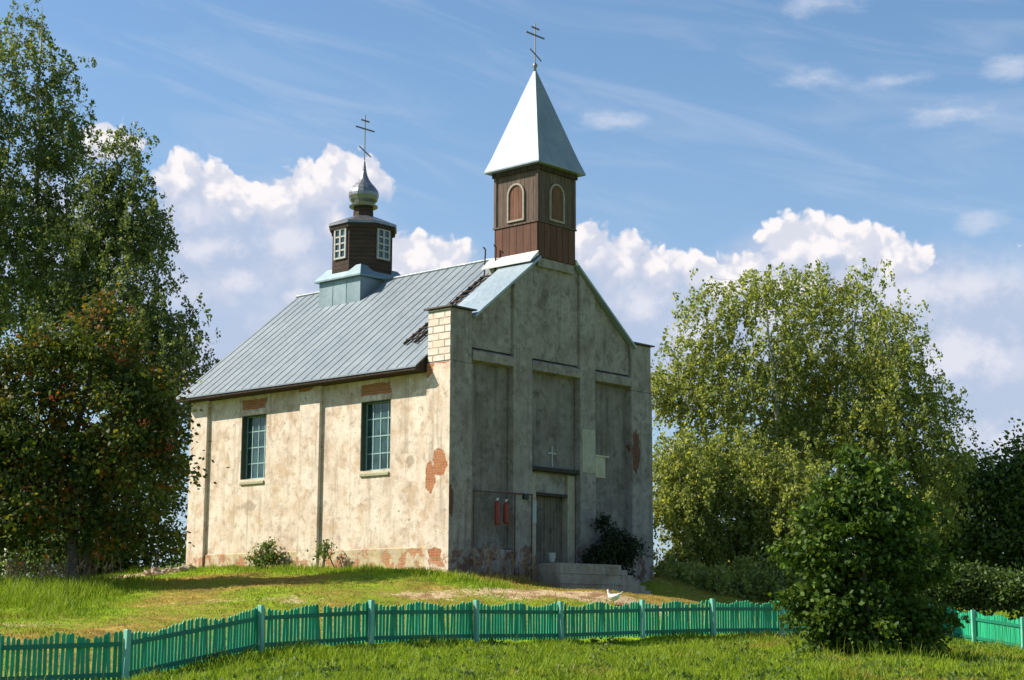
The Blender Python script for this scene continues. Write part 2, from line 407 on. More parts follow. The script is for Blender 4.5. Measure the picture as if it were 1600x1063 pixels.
def barkmat(name, a, bb, dark, thr):
    m, G, b = mat(name); p = G.obj()
    c = G.mix(G.map(G.noise(p, 3., 5), .35, .65), a, bb)
    c = G.mix(G.map(G.noise(G.scl(p, 4., 4., 14.), .9, 5, .7), thr, thr+.06), c, dark)
    fin(G, b, c, .85, G.bump(G.noise(p, 12., 5), .5, .03), spec=.2)
    return m
M['birchbark'] = barkmat('birch_bark', (.50, .47, .41), (.62, .58, .52), (.05, .045, .04), .58)
M['bark'] = barkmat('grey_bark', (.085, .07, .055), (.13, .11, .085), (.04, .033, .027), .55)

# ------------------------------------------------------------------ ground
# measured spot heights: photo x, y of a ground point and its distance
SPOTS = [(-190, 1080, 30.6), (-5, 1076, 31.2), (190, 1070, 32.2), (403, 1021, 36), (575, 1009, 38), (740, 1005, 40.3), (873, 1004, 42.5), (1000, 1000, 44.5), (1112, 996, 46),
         (1218, 994, 47.6), (1335, 993, 51), (1452, 994, 55), (1527, 1005, 51.8), (1605, 1020, 48.6), (1690, 1036, 45.4),
         (100, 1092, 29.5), (300, 1068, 31), (600, 1064, 30), (800, 1064, 28.5), (1000, 1064, 28.5), (1300, 1060, 29), (1550, 1052, 31), (1480, 1018, 44), (1560, 1032, 41), (1360, 1030, 37.5), (1250, 1010, 42),
         (0, 985, 37), (100, 965, 42), (200, 972, 40), (20, 922, 50), (120, 912, 54), (330, 950, 43), (500, 940, 44), (650, 915, 48), (220, 903, 58), (440, 908, 50),
         (850, 928, 47.5), (955, 934, 47.5), (1060, 938, 50), (1050, 938, 57), (1200, 935, 65), (1400, 945, 68), (1550, 950, 70), (1120, 932, 75)]
ctrl = [at(*s) for s in SPOTS]
dU = np.array([math.sin(PSI), math.cos(PSI), 0]); dV = np.array([-math.cos(PSI), math.sin(PSI), 0])
P0 = np.array([-1.93218796, 51., 0])
def CW(u, v, z=0): return P0 + dU*u + dV*v + np.array([0, 0, z])
for u, v, z in ((0, 0, 2.98), (-.3, 3, 3.02), (-.3, 6.6, 3.1), (-.3, 10, 3.2), (-.3, 13.3, 3.25), (10.6, -.3, 2.95), (9.3, -.9, 2.4), (8.8, -1.6, 2.25), (6, -1.7, 2.25), (4, -1.7, 2.35), (10.6, 7, 3.0), (10.6, 13.6, 3.1), (5, 13.8, 3.2), (5, 5, 3.1), (2.4, -.4, 2.75), (1.5, -1.5, 2.55), (3.6, -3, 2.3), (5.4, -5.6, 2.1), (8, -3.5, 2.15)):
    ctrl.append(CW(u, v, z))
for x, y, z in ((0, 0, 0), (-12, 0, 0), (12, 0, 0), (0, 12, .1), (-14, 14, .1), (14, 14, .1), (0, 22, .28), (-14, 24, .2), (14, 24, .3), (-30, 30, .3), (32, 30, .4), (-34, 55, 2.2), (36, 55, 1.3), (-30, 80, 2.4), (0, 85, 2.3), (35, 85, 2.0), (-50, 0, 0), (50, 0, 0), (-60, 110, 2.2), (60, 110, 2), (0, 120, 2.2), (0, -30, -.2)):
    ctrl.append(np.array([x, y, z]))
ctrl = np.array(ctrl)
def _phi(r): return np.where(r > 1e-6, r*r*np.log(np.maximum(r, 1e-6)), 0)
_n = len(ctrl)
_K = _phi(np.linalg.norm(ctrl[:, None, :2]-ctrl[None, :, :2], axis=2)) + np.eye(_n)*1.5
_Pm = np.c_[np.ones(_n), ctrl[:, :2]]
_A = np.block([[_K, _Pm], [_Pm.T, np.zeros((3, 3))]])
_sol = np.linalg.solve(_A, np.r_[ctrl[:, 2], 0, 0, 0])
def hgt(x, y):
    x = np.atleast_1d(np.asarray(x, float)); y = np.atleast_1d(np.asarray(y, float))
    out = np.empty(len(x))
    for i in range(0, len(x), 40000):
        a = np.c_[x[i:i+40000], y[i:i+40000]]
        d = np.linalg.norm(a[:, None]-ctrl[None, :, :2], axis=2)
        out[i:i+40000] = _phi(d) @ _sol[:_n] + np.c_[np.ones(len(a)), a] @ _sol[_n:]
    dist = np.hypot(x, y-45)
    k = np.clip((dist-65)/50, 0, 1); k = k*k*(3-2*k)
    far = np.where(y > 10, 1.9, .0+1.9*np.clip((y+90)/100, 0, 1))
    return out*(1-k) + far*k
def gz(x, y): return float(hgt([x], [y])[0])

FENCE = [(-190, 1080, 30.6), (-5, 1076, 31.2), (190, 1070, 32.2), (403, 1021, 36), (575, 1009, 38), (740, 1005, 40.3), (873, 1004, 42.5), (1000, 1000, 44.5), (1112, 996, 46),
         (1218, 994, 47.6), (1335, 993, 51), (1452, 994, 55), (1527, 1005, 51.8), (1605, 1020, 48.6), (1690, 1036, 45.4)]
FP = []
for f in FENCE:
    q = at(*f); FP.append((q[0], q[1], gz(q[0], q[1])))
fx = np.array([p[0] for p in FP]); fy = np.array([p[1] for p in FP])
def beyond(x, y):      # metres behind the fence line
    return y - np.interp(x, fx, fy)

def vnoise(x, y, sc, seed=0):
    """smooth value noise"""
    x = np.asarray(x)*sc; y = np.asarray(y)*sc
    tb = np.random.default_rng(seed).random((64, 64))
    xi = np.floor(x).astype(int); yi = np.floor(y).astype(int); a = x-xi; b = y-yi
    a = a*a*(3-2*a); b = b*b*(3-2*b)
    g = lambda i, j: tb[i % 64, j % 64]
    return (g(xi, yi)*(1-a)+g(xi+1, yi)*a)*(1-b)+(g(xi, yi+1)*(1-a)+g(xi+1, yi+1)*a)*b
def dryness(x, y):
    d = np.clip(beyond(x, y)/1.5, 0, 1)
    n = vnoise(x, y, .45, 1)*.6 + vnoise(x, y, 1.3, 2)*.4
    lush_right = np.clip((x-6)/8, 0, 1)
    mound = .16+.9*n-.5*np.clip((-10.0-x)/2, 0, 1)*np.clip((y-41)/3, 0, 1)
    wallside = np.exp(-(np.abs((x-P0[0])*dU[0]+(y-P0[1])*dU[1]+1.3)/1.0)**2)*((x < 0))   # green strip at the wall
    mound = mound - .6*wallside
    front = np.clip((n-.54)*2.2, 0, 1)*.8 + .02 + np.exp(-((x-9)/6)**2)*.25*(vnoise(x, y, .8, 5) > .35)
    return np.clip(front*(1-d)+mound*d*(1-.4*lush_right), 0, 1)
def bareness(x, y):
    s1 = np.exp(-(((x-2.2)/3.8)**2+((y-47.6)/.9)**2))*.95
    s2 = np.exp(-(((x+2.5)/2.5)**2+((y-46.3)/.8)**2))*.5
    s3 = np.exp(-(((x+11.5)/2.5)**2+((y-38.5)/1.0)**2))*.4
    s4 = np.exp(-(((x+12.6)/1.6)**2+((y-58.5)/1.5)**2))*1.0
    s5 = np.exp(-(((x+7.)/3.)**2+((y-44.5)/1.)**2))*.5
    n = vnoise(x, y, .9, 3)*.6+vnoise(x, y, 2.7, 4)*.4
    return np.clip((s1+s2+s3+s4+s5)*1.5*(.4+n)-.15, 0, 1)

def mesh_np(name, co, faces4=None, faces3=None, material=None, parent=None, attrs=None, smooth=False):
    me = bpy.data.meshes.new(name)
    n4 = 0 if faces4 is None else len(faces4); n3 = 0 if faces3 is None else len(faces3)
    me.vertices.add(len(co)); me.vertices.foreach_set('co', np.asarray(co, np.float32).ravel())
    idx = np.concatenate([np.asarray(f, np.int32).ravel() for f in (faces4, faces3) if f is not None and len(f)])
    me.loops.add(len(idx)); me.loops.foreach_set('vertex_index', idx)
    me.polygons.add(n4+n3)
    me.polygons.foreach_set('loop_start', np.r_[np.arange(n4)*4, n4*4+np.arange(n3)*3].astype(np.int32))
    me.polygons.foreach_set('use_smooth', np.full(n4+n3, smooth))
    if attrs:
        for k, v in attrs.items():
            a = me.attributes.new(k, 'FLOAT', 'POINT'); a.data.foreach_set('value', np.asarray(v, np.float32))
    me.update(calc_edges=True)
    o = bpy.data.objects.new(name, me); COL.objects.link(o)
    if material: me.materials.append(material)
    if parent: o.parent = parent
    return o
def tag(o, label=None, cat=None, group=None, kind=None):
    if label: o['label'] = label
    if cat: o['category'] = cat
    if group: o['group'] = group
    if kind: o['kind'] = kind
    return o
def empty(name, loc, rz=0.):
    o = bpy.data.objects.new(name, None); COL.objects.link(o)
    o.location = [float(c) for c in loc]; o.rotation_euler = (0, 0, rz); o.empty_display_size = .3
    return o

def grassmat(name, ground):
    m, G, b = mat(name)
    geo = G.n('ShaderNodeNewGeometry'); p = geo.outputs['Position']
    dry = G.n('ShaderNodeAttribute', attribute_name='dry').outputs['Fac']
    bare = G.n('ShaderNodeAttribute', attribute_name='bare').outputs['Fac']
    n = G.noise(p, 1.4, 5, .6); n2 = G.noise(p, 7., 4, .6)
    lush = G.mix(G.map(n, .35, .65), (.10, .185, .007), (.26, .36, .014))
    if not ground:
        isl = geo.outputs['Random Per Island']
        lush = G.mix(G.map(isl, .0, 1., 0., .7), lush, (.33, .39, .025))
    dryc = G.mix(G.map(n2, .35, .65), (.30, .20, .032), (.44, .30, .075))
    if ground: dryc = G.mix(G.map(n, .4, .6), dryc, (.18, .115, .03))
    k = G.math('ADD', dry, G.math('MULTIPLY', G.math('SUBTRACT', n2, .5), .9))
    c = G.mix(G.map(k, .25, .85), lush, dryc)
    if ground:
        soil = G.mix(G.map(n2, .4, .6), (.42, .29, .15), (.56, .42, .25))
        soil = G.mix(G.map(n, .45, .6), soil, (.27, .15, .075))
        c = G.mix(G.map(G.math('ADD', bare, G.math('MULTIPLY', G.math('SUBTRACT', n2, .5), .8)), .25, .6), c, soil)
        fin(G, b, c, .95, G.bump(G.noise(p, 18., 5), .8, .05), spec=.1)
    else:
        fin(G, b, c, .6, spec=.25)
        t = G.n('ShaderNodeBsdfTranslucent'); G.set(t.inputs['Color'], c)
        mx = G.n('ShaderNodeMixShader'); mx.inputs[0].default_value = .4
        G.t.links.new(b.outputs[0], mx.inputs[1]); G.t.links.new(t.outputs[0], mx.inputs[2])
        o = [x for x in G.t.nodes if x.type == 'OUTPUT_MATERIAL'][0]; G.t.links.new(mx.outputs[0], o.inputs['Surface'])
    return m
M['ground'] = grassmat('ground_turf', True)
M['grass'] = grassmat('grass_blades', False)

def build_ground():
    xs = np.concatenate([-np.geomspace(1600, 42, 16), np.arange(-40, 40.1, .5), np.geomspace(42, 1600, 16)])
    ys = np.concatenate([-np.geomspace(1600, 12, 14), np.arange(-10, 24, 2.), np.arange(24, 78, .4), np.geomspace(79, 2500, 26)])
    X, Y = np.meshgrid(xs, ys); x, y = X.ravel(), Y.ravel()
    z = hgt(x, y)
    near = (np.hypot(x, y-45) < 60)
    z = z + near*((vnoise(x, y, .7, 9)-.5)*.10+(vnoise(x, y, 1.9, 10)-.5)*.05)
    nx = len(xs); ny = len(ys)
    i = np.arange(ny-1)[:, None]*nx+np.arange(nx-1)[None, :]
    f = np.stack([i, i+1, i+1+nx, i+nx], -1).reshape(-1, 4)
    o = mesh_np('ground', np.c_[x, y, z], f, None, M['ground'], attrs={'dry': dryness(x, y), 'bare': bareness(x, y)}, smooth=True)
    tag(o, kind='structure')
build_ground()

def in_walls(x, y):
    u = (x-P0[0])*dU[0]+(y-P0[1])*dU[1]; v = (x-P0[0])*dV[0]+(y-P0[1])*dV[1]
    return (u > -.02) & (u < 10.5) & (v > .0) & (v < 13.4)
def in_church(x, y, m=0.):
    u = (x-P0[0])*dU[0]+(y-P0[1])*dU[1]; v = (x-P0[0])*dV[0]+(y-P0[1])*dV[1]
    return ((u > -.1-m) & (u < 10.6+m) & (v > -.2-m) & (v < 13.5+m)) | ((u > 3.8-m) & (u < 9.0+m) & (v > -1.35-m) & (v < 0))
def blades(name, n, region, hfun, wid, seed, label_none=None):
    r = np.random.default_rng(seed)
    x, y = region(r, n)
    ok = ~in_church(x, y)
    x, y = x[ok], y[ok]
    dr = dryness(x, y); ba = bareness(x, y)
    keep = r.random(len(x)) > ba*.93
    x, y, dr = x[keep], y[keep], dr[keep]
    H = hfun(x, y, dr, r)
    keep = H > .02
    x, y, dr, H = x[keep], y[keep], dr[keep], H[keep]
    z = hgt(x, y)+(vnoise(x, y, .7, 9)-.5)*.10+(vnoise(x, y, 1.9, 10)-.5)*.05-.02
    a = r.random(len(x))*2*np.pi; wd = wid*(.6+.8*r.random(len(x)))
    lean = H*(.15+.55*r.random(len(x))); la = r.random(len(x))*2*np.pi
    b = np.c_[x, y, z]
    s = np.c_[np.cos(a)*wd, np.sin(a)*wd, 0*a]
    mid = b+np.c_[np.cos(la)*lean*.35, np.sin(la)*lean*.35, H*.6]
    tip = b+np.c_[np.cos(la)*lean, np.sin(la)*lean, H]
    co = np.stack([b-s, b+s, mid+s*.7, mid-s*.7, tip], 1).reshape(-1, 3)
    k = np.arange(len(x))*5
    f4 = np.c_[k, k+1, k+2, k+3]; f3 = np.c_[k+3, k+2, k+4]
    o = mesh_np(name, co, f4, f3, M['grass'], attrs={'dry': np.repeat(np.clip(dr+(r.random(len(x))-.5)*.35, 0, 1), 5)})
    tag(o, kind='stuff')
    return o
def reg_front(r, n):
    y = 26+(55-26)*r.random(n)**1.15; x = (r.random(n)-.5)*2*(y*.335+3.5)
    k = beyond(x, y) < .15
    return x[k], y[k]
def reg_mound(r, n):
    y = 33+(66-33)*r.random(n)**1.1; x = (r.random(n)-.5)*2*(y*.335+3)
    k = beyond(x, y) > .15
    return x[k], y[k]
def h_front(x, y, d, r):
    cl = vnoise(x, y, .9, 21)*.6+vnoise(x, y, 3., 22)*.4
    return (.04+.40*np.clip(cl*1.5-.35, 0, 1)**1.5*r.random(len(x))+.07*r.random(len(x)))*(1-.3*d)
def h_mound(x, y, d, r):
    cl = vnoise(x, y, .6, 23)*.6+vnoise(x, y, 2.4, 24)*.4
    h = (.03+.15*cl*r.random(len(x)))*(1.1-.5*d)
    ws = np.exp(-(np.abs((x-P0[0])*dU[0]+(y-P0[1])*dU[1]+1.0)/.8)**2)*(y < 62)*(x < 0)
    wf = np.exp(-(np.abs((x-P0[0])*dV[0]+(y-P0[1])*dV[1]+.9)/.7)**2)*(x < 2.5)*(x > -3)
    left = np.clip((-10.2-x)/2, 0, 1)*np.clip((y-40)/3, 0, 1)*np.clip((54-y)/3, 0, 1)
    return h+(.26*ws+.30*wf)*r.random(len(x))*np.clip(cl*2-.4, 0, 1)+.6*left*r.random(len(x))*np.clip(cl*2-.5, 0, 1)
blades('grass', 330000, reg_front, h_front, .012, 31)
blades('dry_grass', 260000, reg_mound, h_mound, .013, 32)

blades('grass_stalks', 4500, reg_front, lambda x, y, d, r: np.where(vnoise(x, y, .7, 41) > .5, .25+.35*r.random(len(x)), 0), .006, 33)
# ------------------------------------------------------------------ mesh builder
class MB:
    def __init__(s): s.v = []; s.f = []; s.m = []
    def add(s, vs, fs, mi=0):
        k = len(s.v); s.v += [tuple(map(float, p)) for p in vs]
        for i, f in enumerate(fs):
            s.f.append([k+j for j in f]); s.m.append(mi[i] if isinstance(mi, list) else mi)
        return s
    def box(s, x0, x1, y0, y1, z0, z1, mi=0, front=None, T=None):
        vs = [(x0, y0, z0), (x1, y0, z0), (x1, y1, z0), (x0, y1, z0), (x0, y0, z1), (x1, y0, z1), (x1, y1, z1), (x0, y1, z1)]
        if T: vs = [T(p) for p in vs]
        fs = [[0, 3, 2, 1], [4, 5, 6, 7], [0, 1, 5, 4], [1, 2, 6, 5], [2, 3, 7, 6], [3, 0, 4, 7]]
        ms = [mi]*6
        if front is not None: ms[2] = front
        return s.add(vs, fs, ms)
    def tube(s, pts, rad, n=8, cap=True, mi=0):
        pts = [Vector(p) for p in pts]; rad = rad if isinstance(rad, (list, tuple)) else [rad]*len(pts)
        vs = []; ref = None
        for i, p in enumerate(pts):
            t = (pts[min(i+1, len(pts)-1)]-pts[max(i-1, 0)]).normalized()
            if ref is None: ref = t.orthogonal().normalized()
            ref = (ref-t*ref.dot(t)).normalized(); q = t.cross(ref)
            for k in range(n):
                a = 2*math.pi*k/n
                vs.append(p+(ref*math.cos(a)+q*math.sin(a))*rad[i])
        fs = []
        for i in range(len(pts)-1):
            for k in range(n):
                fs.append([i*n+k, i*n+(k+1) % n, (i+1)*n+(k+1) % n, (i+1)*n+k])
        if cap: fs += [list(range(n))[::-1], [(len(pts)-1)*n+k for k in range(n)]]
        return s.add(vs, fs, mi)
    def lathe(s, prof, n=16, c=(0, 0), rot=0., mi=0):
        vs = []
        for r_, z in prof:
            for k in range(n):
                a = 2*math.pi*k/n+rot; vs.append((c[0]+r_*math.cos(a), c[1]+r_*math.sin(a), z))
        fs = []
        for i in range(len(prof)-1):
            for k in range(n):
                fs.append([i*n+k, i*n+(k+1) % n, (i+1)*n+(k+1) % n, (i+1)*n+k])
        fs += [list(range(n))[::-1], [(len(prof)-1)*n+k for k in range(n)]]
        return s.add(vs, fs, mi)
    def prism(s, poly, axis, a, b, mi=0, fa=None):
        """extrude a 2-D polygon; axis 'v': poly=(u,z); axis 'u': poly=(v,z); axis 'z': poly=(u,v)"""
        def P(p, t): return (p[0], t, p[1]) if axis == 'v' else ((t, p[0], p[1]) if axis == 'u' else (p[0], p[1], t))
        n = len(poly)
        vs = [P(p, a) for p in poly]+[P(p, b) for p in poly]
        fs = [list(range(n)), [n+k for k in range(n)][::-1]]+[[k, n+k, n+(k+1) % n, (k+1) % n] for k in range(n)]
        return s.add(vs, fs, [mi if fa is None else fa]+[mi]*(n+1))
    def build(s, name, mats, parent=None, smooth=False, bevel=0., seg=1):
        me = bpy.data.meshes.new(name)
        me.from_pydata(s.v, [], s.f)
        for m in (mats if isinstance(mats, (list, tuple)) else [mats]): me.materials.append(m)
        for p, mi in zip(me.polygons, s.m): p.material_index = mi; p.use_smooth = smooth
        bm = bmesh.new(); bm.from_mesh(me)
        bmesh.ops.recalc_face_normals(bm, faces=bm.faces)
        if bevel:
            bmesh.ops.bevel(bm, geom=bm.edges[:], offset=bevel, segments=seg, affect='EDGES', clamp_overlap=True)
        bm.to_mesh(me); bm.free()
        o = bpy.data.objects.new(name, me); COL.objects.link(o)
        if parent: o.parent = parent
        return o
def Zs(poly): return [(a, z-ZB) for a, z in poly]

# ------------------------------------------------------------------ church (local x = u along the facade, y = v to the back)
CROT = math.atan2(dU[1], dU[0])
church = empty('church', P0+np.array([0, 0, ZB]), CROT)
tag(church, 'small old village church with cream plaster side, grey gabled front and blue metal roof', 'church')
UC = 5.22; WU = 10.45; LV = 13.3
def coping_z(u): return 14.42-.772*abs(u-UC)
def roof_z(u): return 14.10-.813*abs(u-UC)

# --- side wall with two window openings
def holed(mb, v0, v1, z0, z1, holes, u0, u1):
    vs_ = sorted({v0, v1, *[h[0] for h in holes], *[h[1] for h in holes]}); zs_ = sorted({z0, z1, *[h[2] for h in holes], *[h[3] for h in holes]})
    inh = lambda a, b: any(h[0] < a < h[1] and h[2] < b < h[3] for h in holes)
    for i in range(len(vs_)-1):
        for j in range(len(zs_)-1):
            a, b, c, d = vs_[i], vs_[i+1], zs_[j], zs_[j+1]
            if inh((a+b)/2, (c+d)/2): continue
            mb.add([(u0, a, c), (u0, b, c), (u0, b, d), (u0, a, d)], [[0, 3, 2, 1]])
            mb.add([(u1, a, c), (u1, b, c), (u1, b, d), (u1, a, d)], [[0, 1, 2, 3]])
    for (a, b, c, d) in holes:
        mb.add([(u0, a, c), (u1, a, c), (u1, a, d), (u0, a, d)], [[0, 1, 2, 3]])
        mb.add([(u0, b, c), (u1, b, c), (u1, b, d), (u0, b, d)], [[3, 2, 1, 0]])
        mb.add([(u0, a, c), (u1, a, c), (u1, b, c), (u0, b, c)], [[0, 3, 2, 1]])
        mb.add([(u0, a, d), (u1, a, d), (u1, b, d), (u0, b, d)], [[0, 1, 2, 3]])
z = lambda a: a-ZB
WINS = [(2.8, 4.22, z(6.28), z(8.58)), (9.1, 10.46, z(6.32), z(8.60))]
RVL = .10                                            # wall plane
mb = MB(); holed(mb, 1.0, 12.3, z(2.6), z(9.75), WINS, RVL, RVL+.55); mb.build('wall', M['cream'], church)
mb = MB(); mb.box(WU-.65, WU-.1, 1.0, LV, z(2.6), z(9.75)); mb.build('wall', M['cream'], church)
mb = MB(); mb.prism(Zs([(.1, 2.6), (WU-.65, 2.6), (WU-.65, 9.75), (UC, 13.9), (.1, 9.75)]), 'v', LV-.6, LV-.12); mb.build('wall', M['cream'], church)
# pilasters on the side wall
mb = MB(); mb.box(-.02, RVL-.002, 6.14, 7.2, z(3.0), z(9.62)); mb.build('pilaster', M['cream'], church, bevel=.02)
mb = MB(); mb.box(-.02, .6, 12.3, LV, z(2.7), z(9.62)); mb.build('pilaster', M['cream'], church, bevel=.02)
# plinth of the side wall: three stretches between the piers
for a, b in ((1.06, 6.12), (7.22, 12.28)):
    mb = MB(); mb.prism([(RVL-.075, z(2.6)), (RVL-.002, z(2.6)), (RVL-.002, z(3.74)), (RVL-.045, z(3.70))], 'v', a, b); mb.build('plinth', M['plinth'], church)
# --- corner piers (grey front, cream flank, pale brick head)
def pier(u0, u1, front, flank, head):
    mb = MB(); mb.box(u0, u1, -.03, 1.06, z(2.6), z(9.56), 1, 0); o = mb.build('corner_pier', [front, flank], church, bevel=.025)
    mb = MB(); mb.box(u0+.02, u1-.02, -.01, 1.04, z(9.562), z(11.28), 1, 0); mb.build('pier_head', [front, head], o, bevel=.03)
    mb = MB(); mb.box(u0-.08, u1+.08, -.12, 1.14, z(11.282), z(11.33)); mb.build('cap', M['iron'], o)
pier(-.03, 1.0, M['grey'], M['cream'], M['whitebrick'])
pier(9.28, WU+.03, M['grey'], M['grey'], M['grey'])
# --- facade: recessed panel wall, with the doorway cut out
DU0, DU1, DZ = 4.12, 6.36, 6.32
mb = MB()
def fp(poly): mb.add([(p[0], .26, z(p[1])) for p in poly]+[(p[0], .6, z(p[1])) for p in poly],
                     [list(range(len(poly))), [len(poly)+k for k in range(len(poly))][::-1]]+[[k, (k+1) % len(poly), len(poly)+(k+1) % len(poly), len(poly)+k] for k in range(len(poly))])
fp([(1.0, 2.6), (DU0, 2.6), (DU0, coping_z(DU0)-.1), (1.0, coping_z(1.0)-.1)])
fp([(DU0, DZ), (DU1, DZ), (DU1, coping_z(DU1)-.1), (UC, coping_z(UC)-.1), (DU0, coping_z(DU0)-.1)])
fp([(DU1, 2.6), (9.28, 2.6), (9.28, coping_z(9.28)-.1), (DU1, coping_z(DU1)-.1)])
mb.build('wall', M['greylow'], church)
for a, b in ((2.98, 3.92), (6.42, 7.25)):
    mb = MB()
    mb.prism(Zs([(a, 2.7), (b, 2.7), (b, coping_z(b)-.12), (a, coping_z(a)-.12)]), 'v', -.01, .258)
    mb.build('pilaster', M['grey'], church, bevel=.018)
for a, b in ((1.002, 2.978), (3.922, 6.418), (7.252, 9.278)):
    mb = MB(); mb.prism([(-.03, z(10.0)), (.258, z(10.12)), (.258, z(9.66)), (-.03, z(9.70))], 'u', a, b); mb.build('belt_course', M['grey'], church, bevel=.01)
    # upper field sits further out than the lower one
    top = [(b-.02, coping_z(b)-.12), (a+.02, coping_z(a)-.12)]
    if a < UC < b: top = [(b-.02, coping_z(b)-.12), (UC, coping_z(UC)-.12), (a+.02, coping_z(a)-.12)]
    mb = MB(); mb.prism(Zs([(a+.01, 10.12), (b-.01, 10.12)]+top), 'v', .10, .256); mb.build('gable_panel', M['grey'], church)
# facade plinth
for a, b in ((1.002, 2.978), (7.252, 9.278)):
    mb = MB(); mb.box(a, b, .04, .258, z(2.6), z(3.7)); mb.build('plinth', M['grey'], church, bevel=.02)
# coping sheets along the gable
for s in (-1, 1):
    ui, uo = UC+s*1.02, UC+s*4.22
    pts = [(ui, coping_z(ui)), (uo, coping_z(uo)), (uo, coping_z(uo)-.09), (ui, coping_z(ui)-.09)]
    mb = MB(); mb.prism(Zs(pts), 'v', -.14, 1.45); mb.build('coping', M['coping'], church)
    mb = MB(); mb.prism(Zs([(ui, coping_z(ui)-.10), (uo, coping_z(uo)-.10), (uo, coping_z(uo)-.36), (ui, coping_z(ui)-.36)]), 'v', .62, 1.40); mb.build('parapet', M['greyclean'], church)
# --- roof: one sheet per slope with standing seams
for s in (-1, 1):
    ue = UC+s*5.72
    mb = MB(); mb.prism(Zs([(UC, roof_z(UC)), (ue, roof_z(ue)), (ue, roof_z(ue)-.05), (UC, roof_z(UC)-.05)]), 'v', 1.08, LV+.35)
    v = 1.5
    while v < LV+.3:
        mb.prism(Zs([(UC+s*.03, roof_z(UC+s*.03)+.024), (ue, roof_z(ue)+.024), (ue, roof_z(ue)-.0), (UC+s*.03, roof_z(UC+s*.03)-.0)]), 'v', v, v+.016); v += .46
    rf = mb.build('roof', M['roof'], church)
    # boarded eave under the sheet
    uw = .12 if s < 0 else WU-.12
    mb = MB(); mb.prism(Zs([(ue-s*.03, roof_z(ue)-.055), (uw, roof_z(uw)-.055), (uw, roof_z(ue)-.16), (ue-s*.03, roof_z(ue)-.13)]), 'v', 1.12, LV+.30); mb.build('eave', M['fascia'], rf)
mb = MB(); mb.tube([(UC, 2.1, z(14.12)), (UC, LV+.35, z(14.12))], .06, 8); mb.build('ridge_cap', M['roof'], church)
# --- windows of the side wall
for (a, b, c, d) in WINS:
    mb = MB(); uf = RVL+.22; t = .055
    mb.box(uf, uf+.07, a, a+t, c, d); mb.box(uf, uf+.07, b-t, b, c, d)
    mb.box(uf+.001, uf+.069, a+t, b-t, d-t, d); mb.box(uf+.001, uf+.069, a+t, b-t, c, c+t)
    for k in (1, 2, 3):
        vv = a+(b-a)*k/4; mb.box(uf+.012, uf+.055, vv-.02, vv+.02, c+t, d-t)
        zz = c+(d-c)*k/4
        for q in range(4):
            va = a+(b-a)*q/4+(.02 if q else t); vb = a+(b-a)*(q+1)/4-(.02 if q < 3 else t)
            mb.box(uf+.015, uf+.052, va, vb, zz-.02, zz+.02)
    wn_ = mb.build('window', M['teal'], church)
    mb = MB(); mb.box(uf+.033, uf+.040, a+.01, b-.01, c+.01, d-.01); mb.build('pane', M['glass'], wn_)
    mb = MB(); mb.box(RVL+.02, uf-.002, b-.03, b-.001, c+.03, d-.002); mb.box(RVL+.02, uf-.002, a+.03, b-.031, d-.03, d-.002); mb.build('casing', M['tealdark'], wn_)
    mb = MB(); mb.prism([(RVL-.06, c-.20), (RVL+.21, c-.20), (RVL+.21, c+.02), (RVL-.05, c-.09)], 'v', a+.02, b-.02); mb.build('sill', M['sill'], wn_, bevel=.02)
    mb = MB(); mb.box(RVL-.02, RVL-.002, a-.02, b+.02, d+.03, d+.16); mb.build('lintel', M['cream'], wn_, bevel=.008)
# --- doorway
mb = MB(); mb.box(3.925, 6.41, .02, .258, z(6.36), z(6.50)); mb.build('door_lintel', M['greyshadow'], church, bevel=.02)
mb = MB(); mb.box(DU0, 4.40, .24, .7, z(2.7), z(DZ)-.002); mb.build('jamb', M['jamb'], church, bevel=.01)
mb = MB(); mb.box(5.98, DU1, .20, .7, z(2.7), z(DZ)-.002); mb.build('jamb', M['jamb'], church, bevel=.01)
mb = MB(); mb.box(4.402, 5.978, .30, .42, z(5.66), z(DZ)-.002); mb.build('transom_panel', M['grey'], church)
mb = MB(); mb.box(4.402, 5.978, .20, .46, z(5.56), z(5.658)); mb.build('transom_beam', M['greyshadow'], church)
mb = MB(); mb.box(4.405, 5.975, .44, .50, z(3.34), z(5.555)); dr_ = mb.build('door', M['door'], church)
mb = MB(); mb.box(5.04, 5.34-.16, .425, .439, z(3.36), z(5.55)); mb.build('cover_strip', M['door'], dr_)
mb = MB(); mb.tube([(5.34, .44, z(4.35)), (5.34, .39, z(4.35)), (5.34, .39, z(4.5)), (5.34, .44, z(4.5))], .014, 6); mb.build('handle', M['iron'], dr_)
for hz_ in (3.75, 5.1):
    mb = MB(); mb.box(4.42, 4.95, .428, .4395, z(hz_), z(hz_)+.05); mb.build('hinge', M['iron'], dr_)
mb = MB(); mb.box(4.13, 4.36, .195, .217, z(4.62), z(5.38)); mb.build('notice_board', M['paper'], church)
mb = MB(); mb.box(7.27, 8.06, .225, .257, z(6.35), z(7.08)); mb.build('plaster_patch', M['palepatch'], church, bevel=.008)
mb = MB(); mb.box(6.50, 7.20, -.026, -.011, z(6.45), z(7.95)); mb.build('plaster_patch', M['greyclean'], church, bevel=.006)
mb = MB(); mb.box(7.27, 8.26, .20, .257, z(7.082), z(7.14)); mb.build('plaster_ledge', M['palepatch'], church)
mb = MB(); mb.box(5.17, 5.21, .215, .257, z(6.57), z(7.25)); mb.box(4.98, 5.159, .217, .255, z(6.98), z(7.04)); mb.box(5.221, 5.40, .217, .255, z(6.98), z(7.04)); mb.build('door_cross', M['paper'], church)
mb = MB(); mb.box(3.42, 3.66, -.10, -.012, z(5.36), z(5.54)); mb.build('junction_box', M['blackbox'], church, bevel=.01)

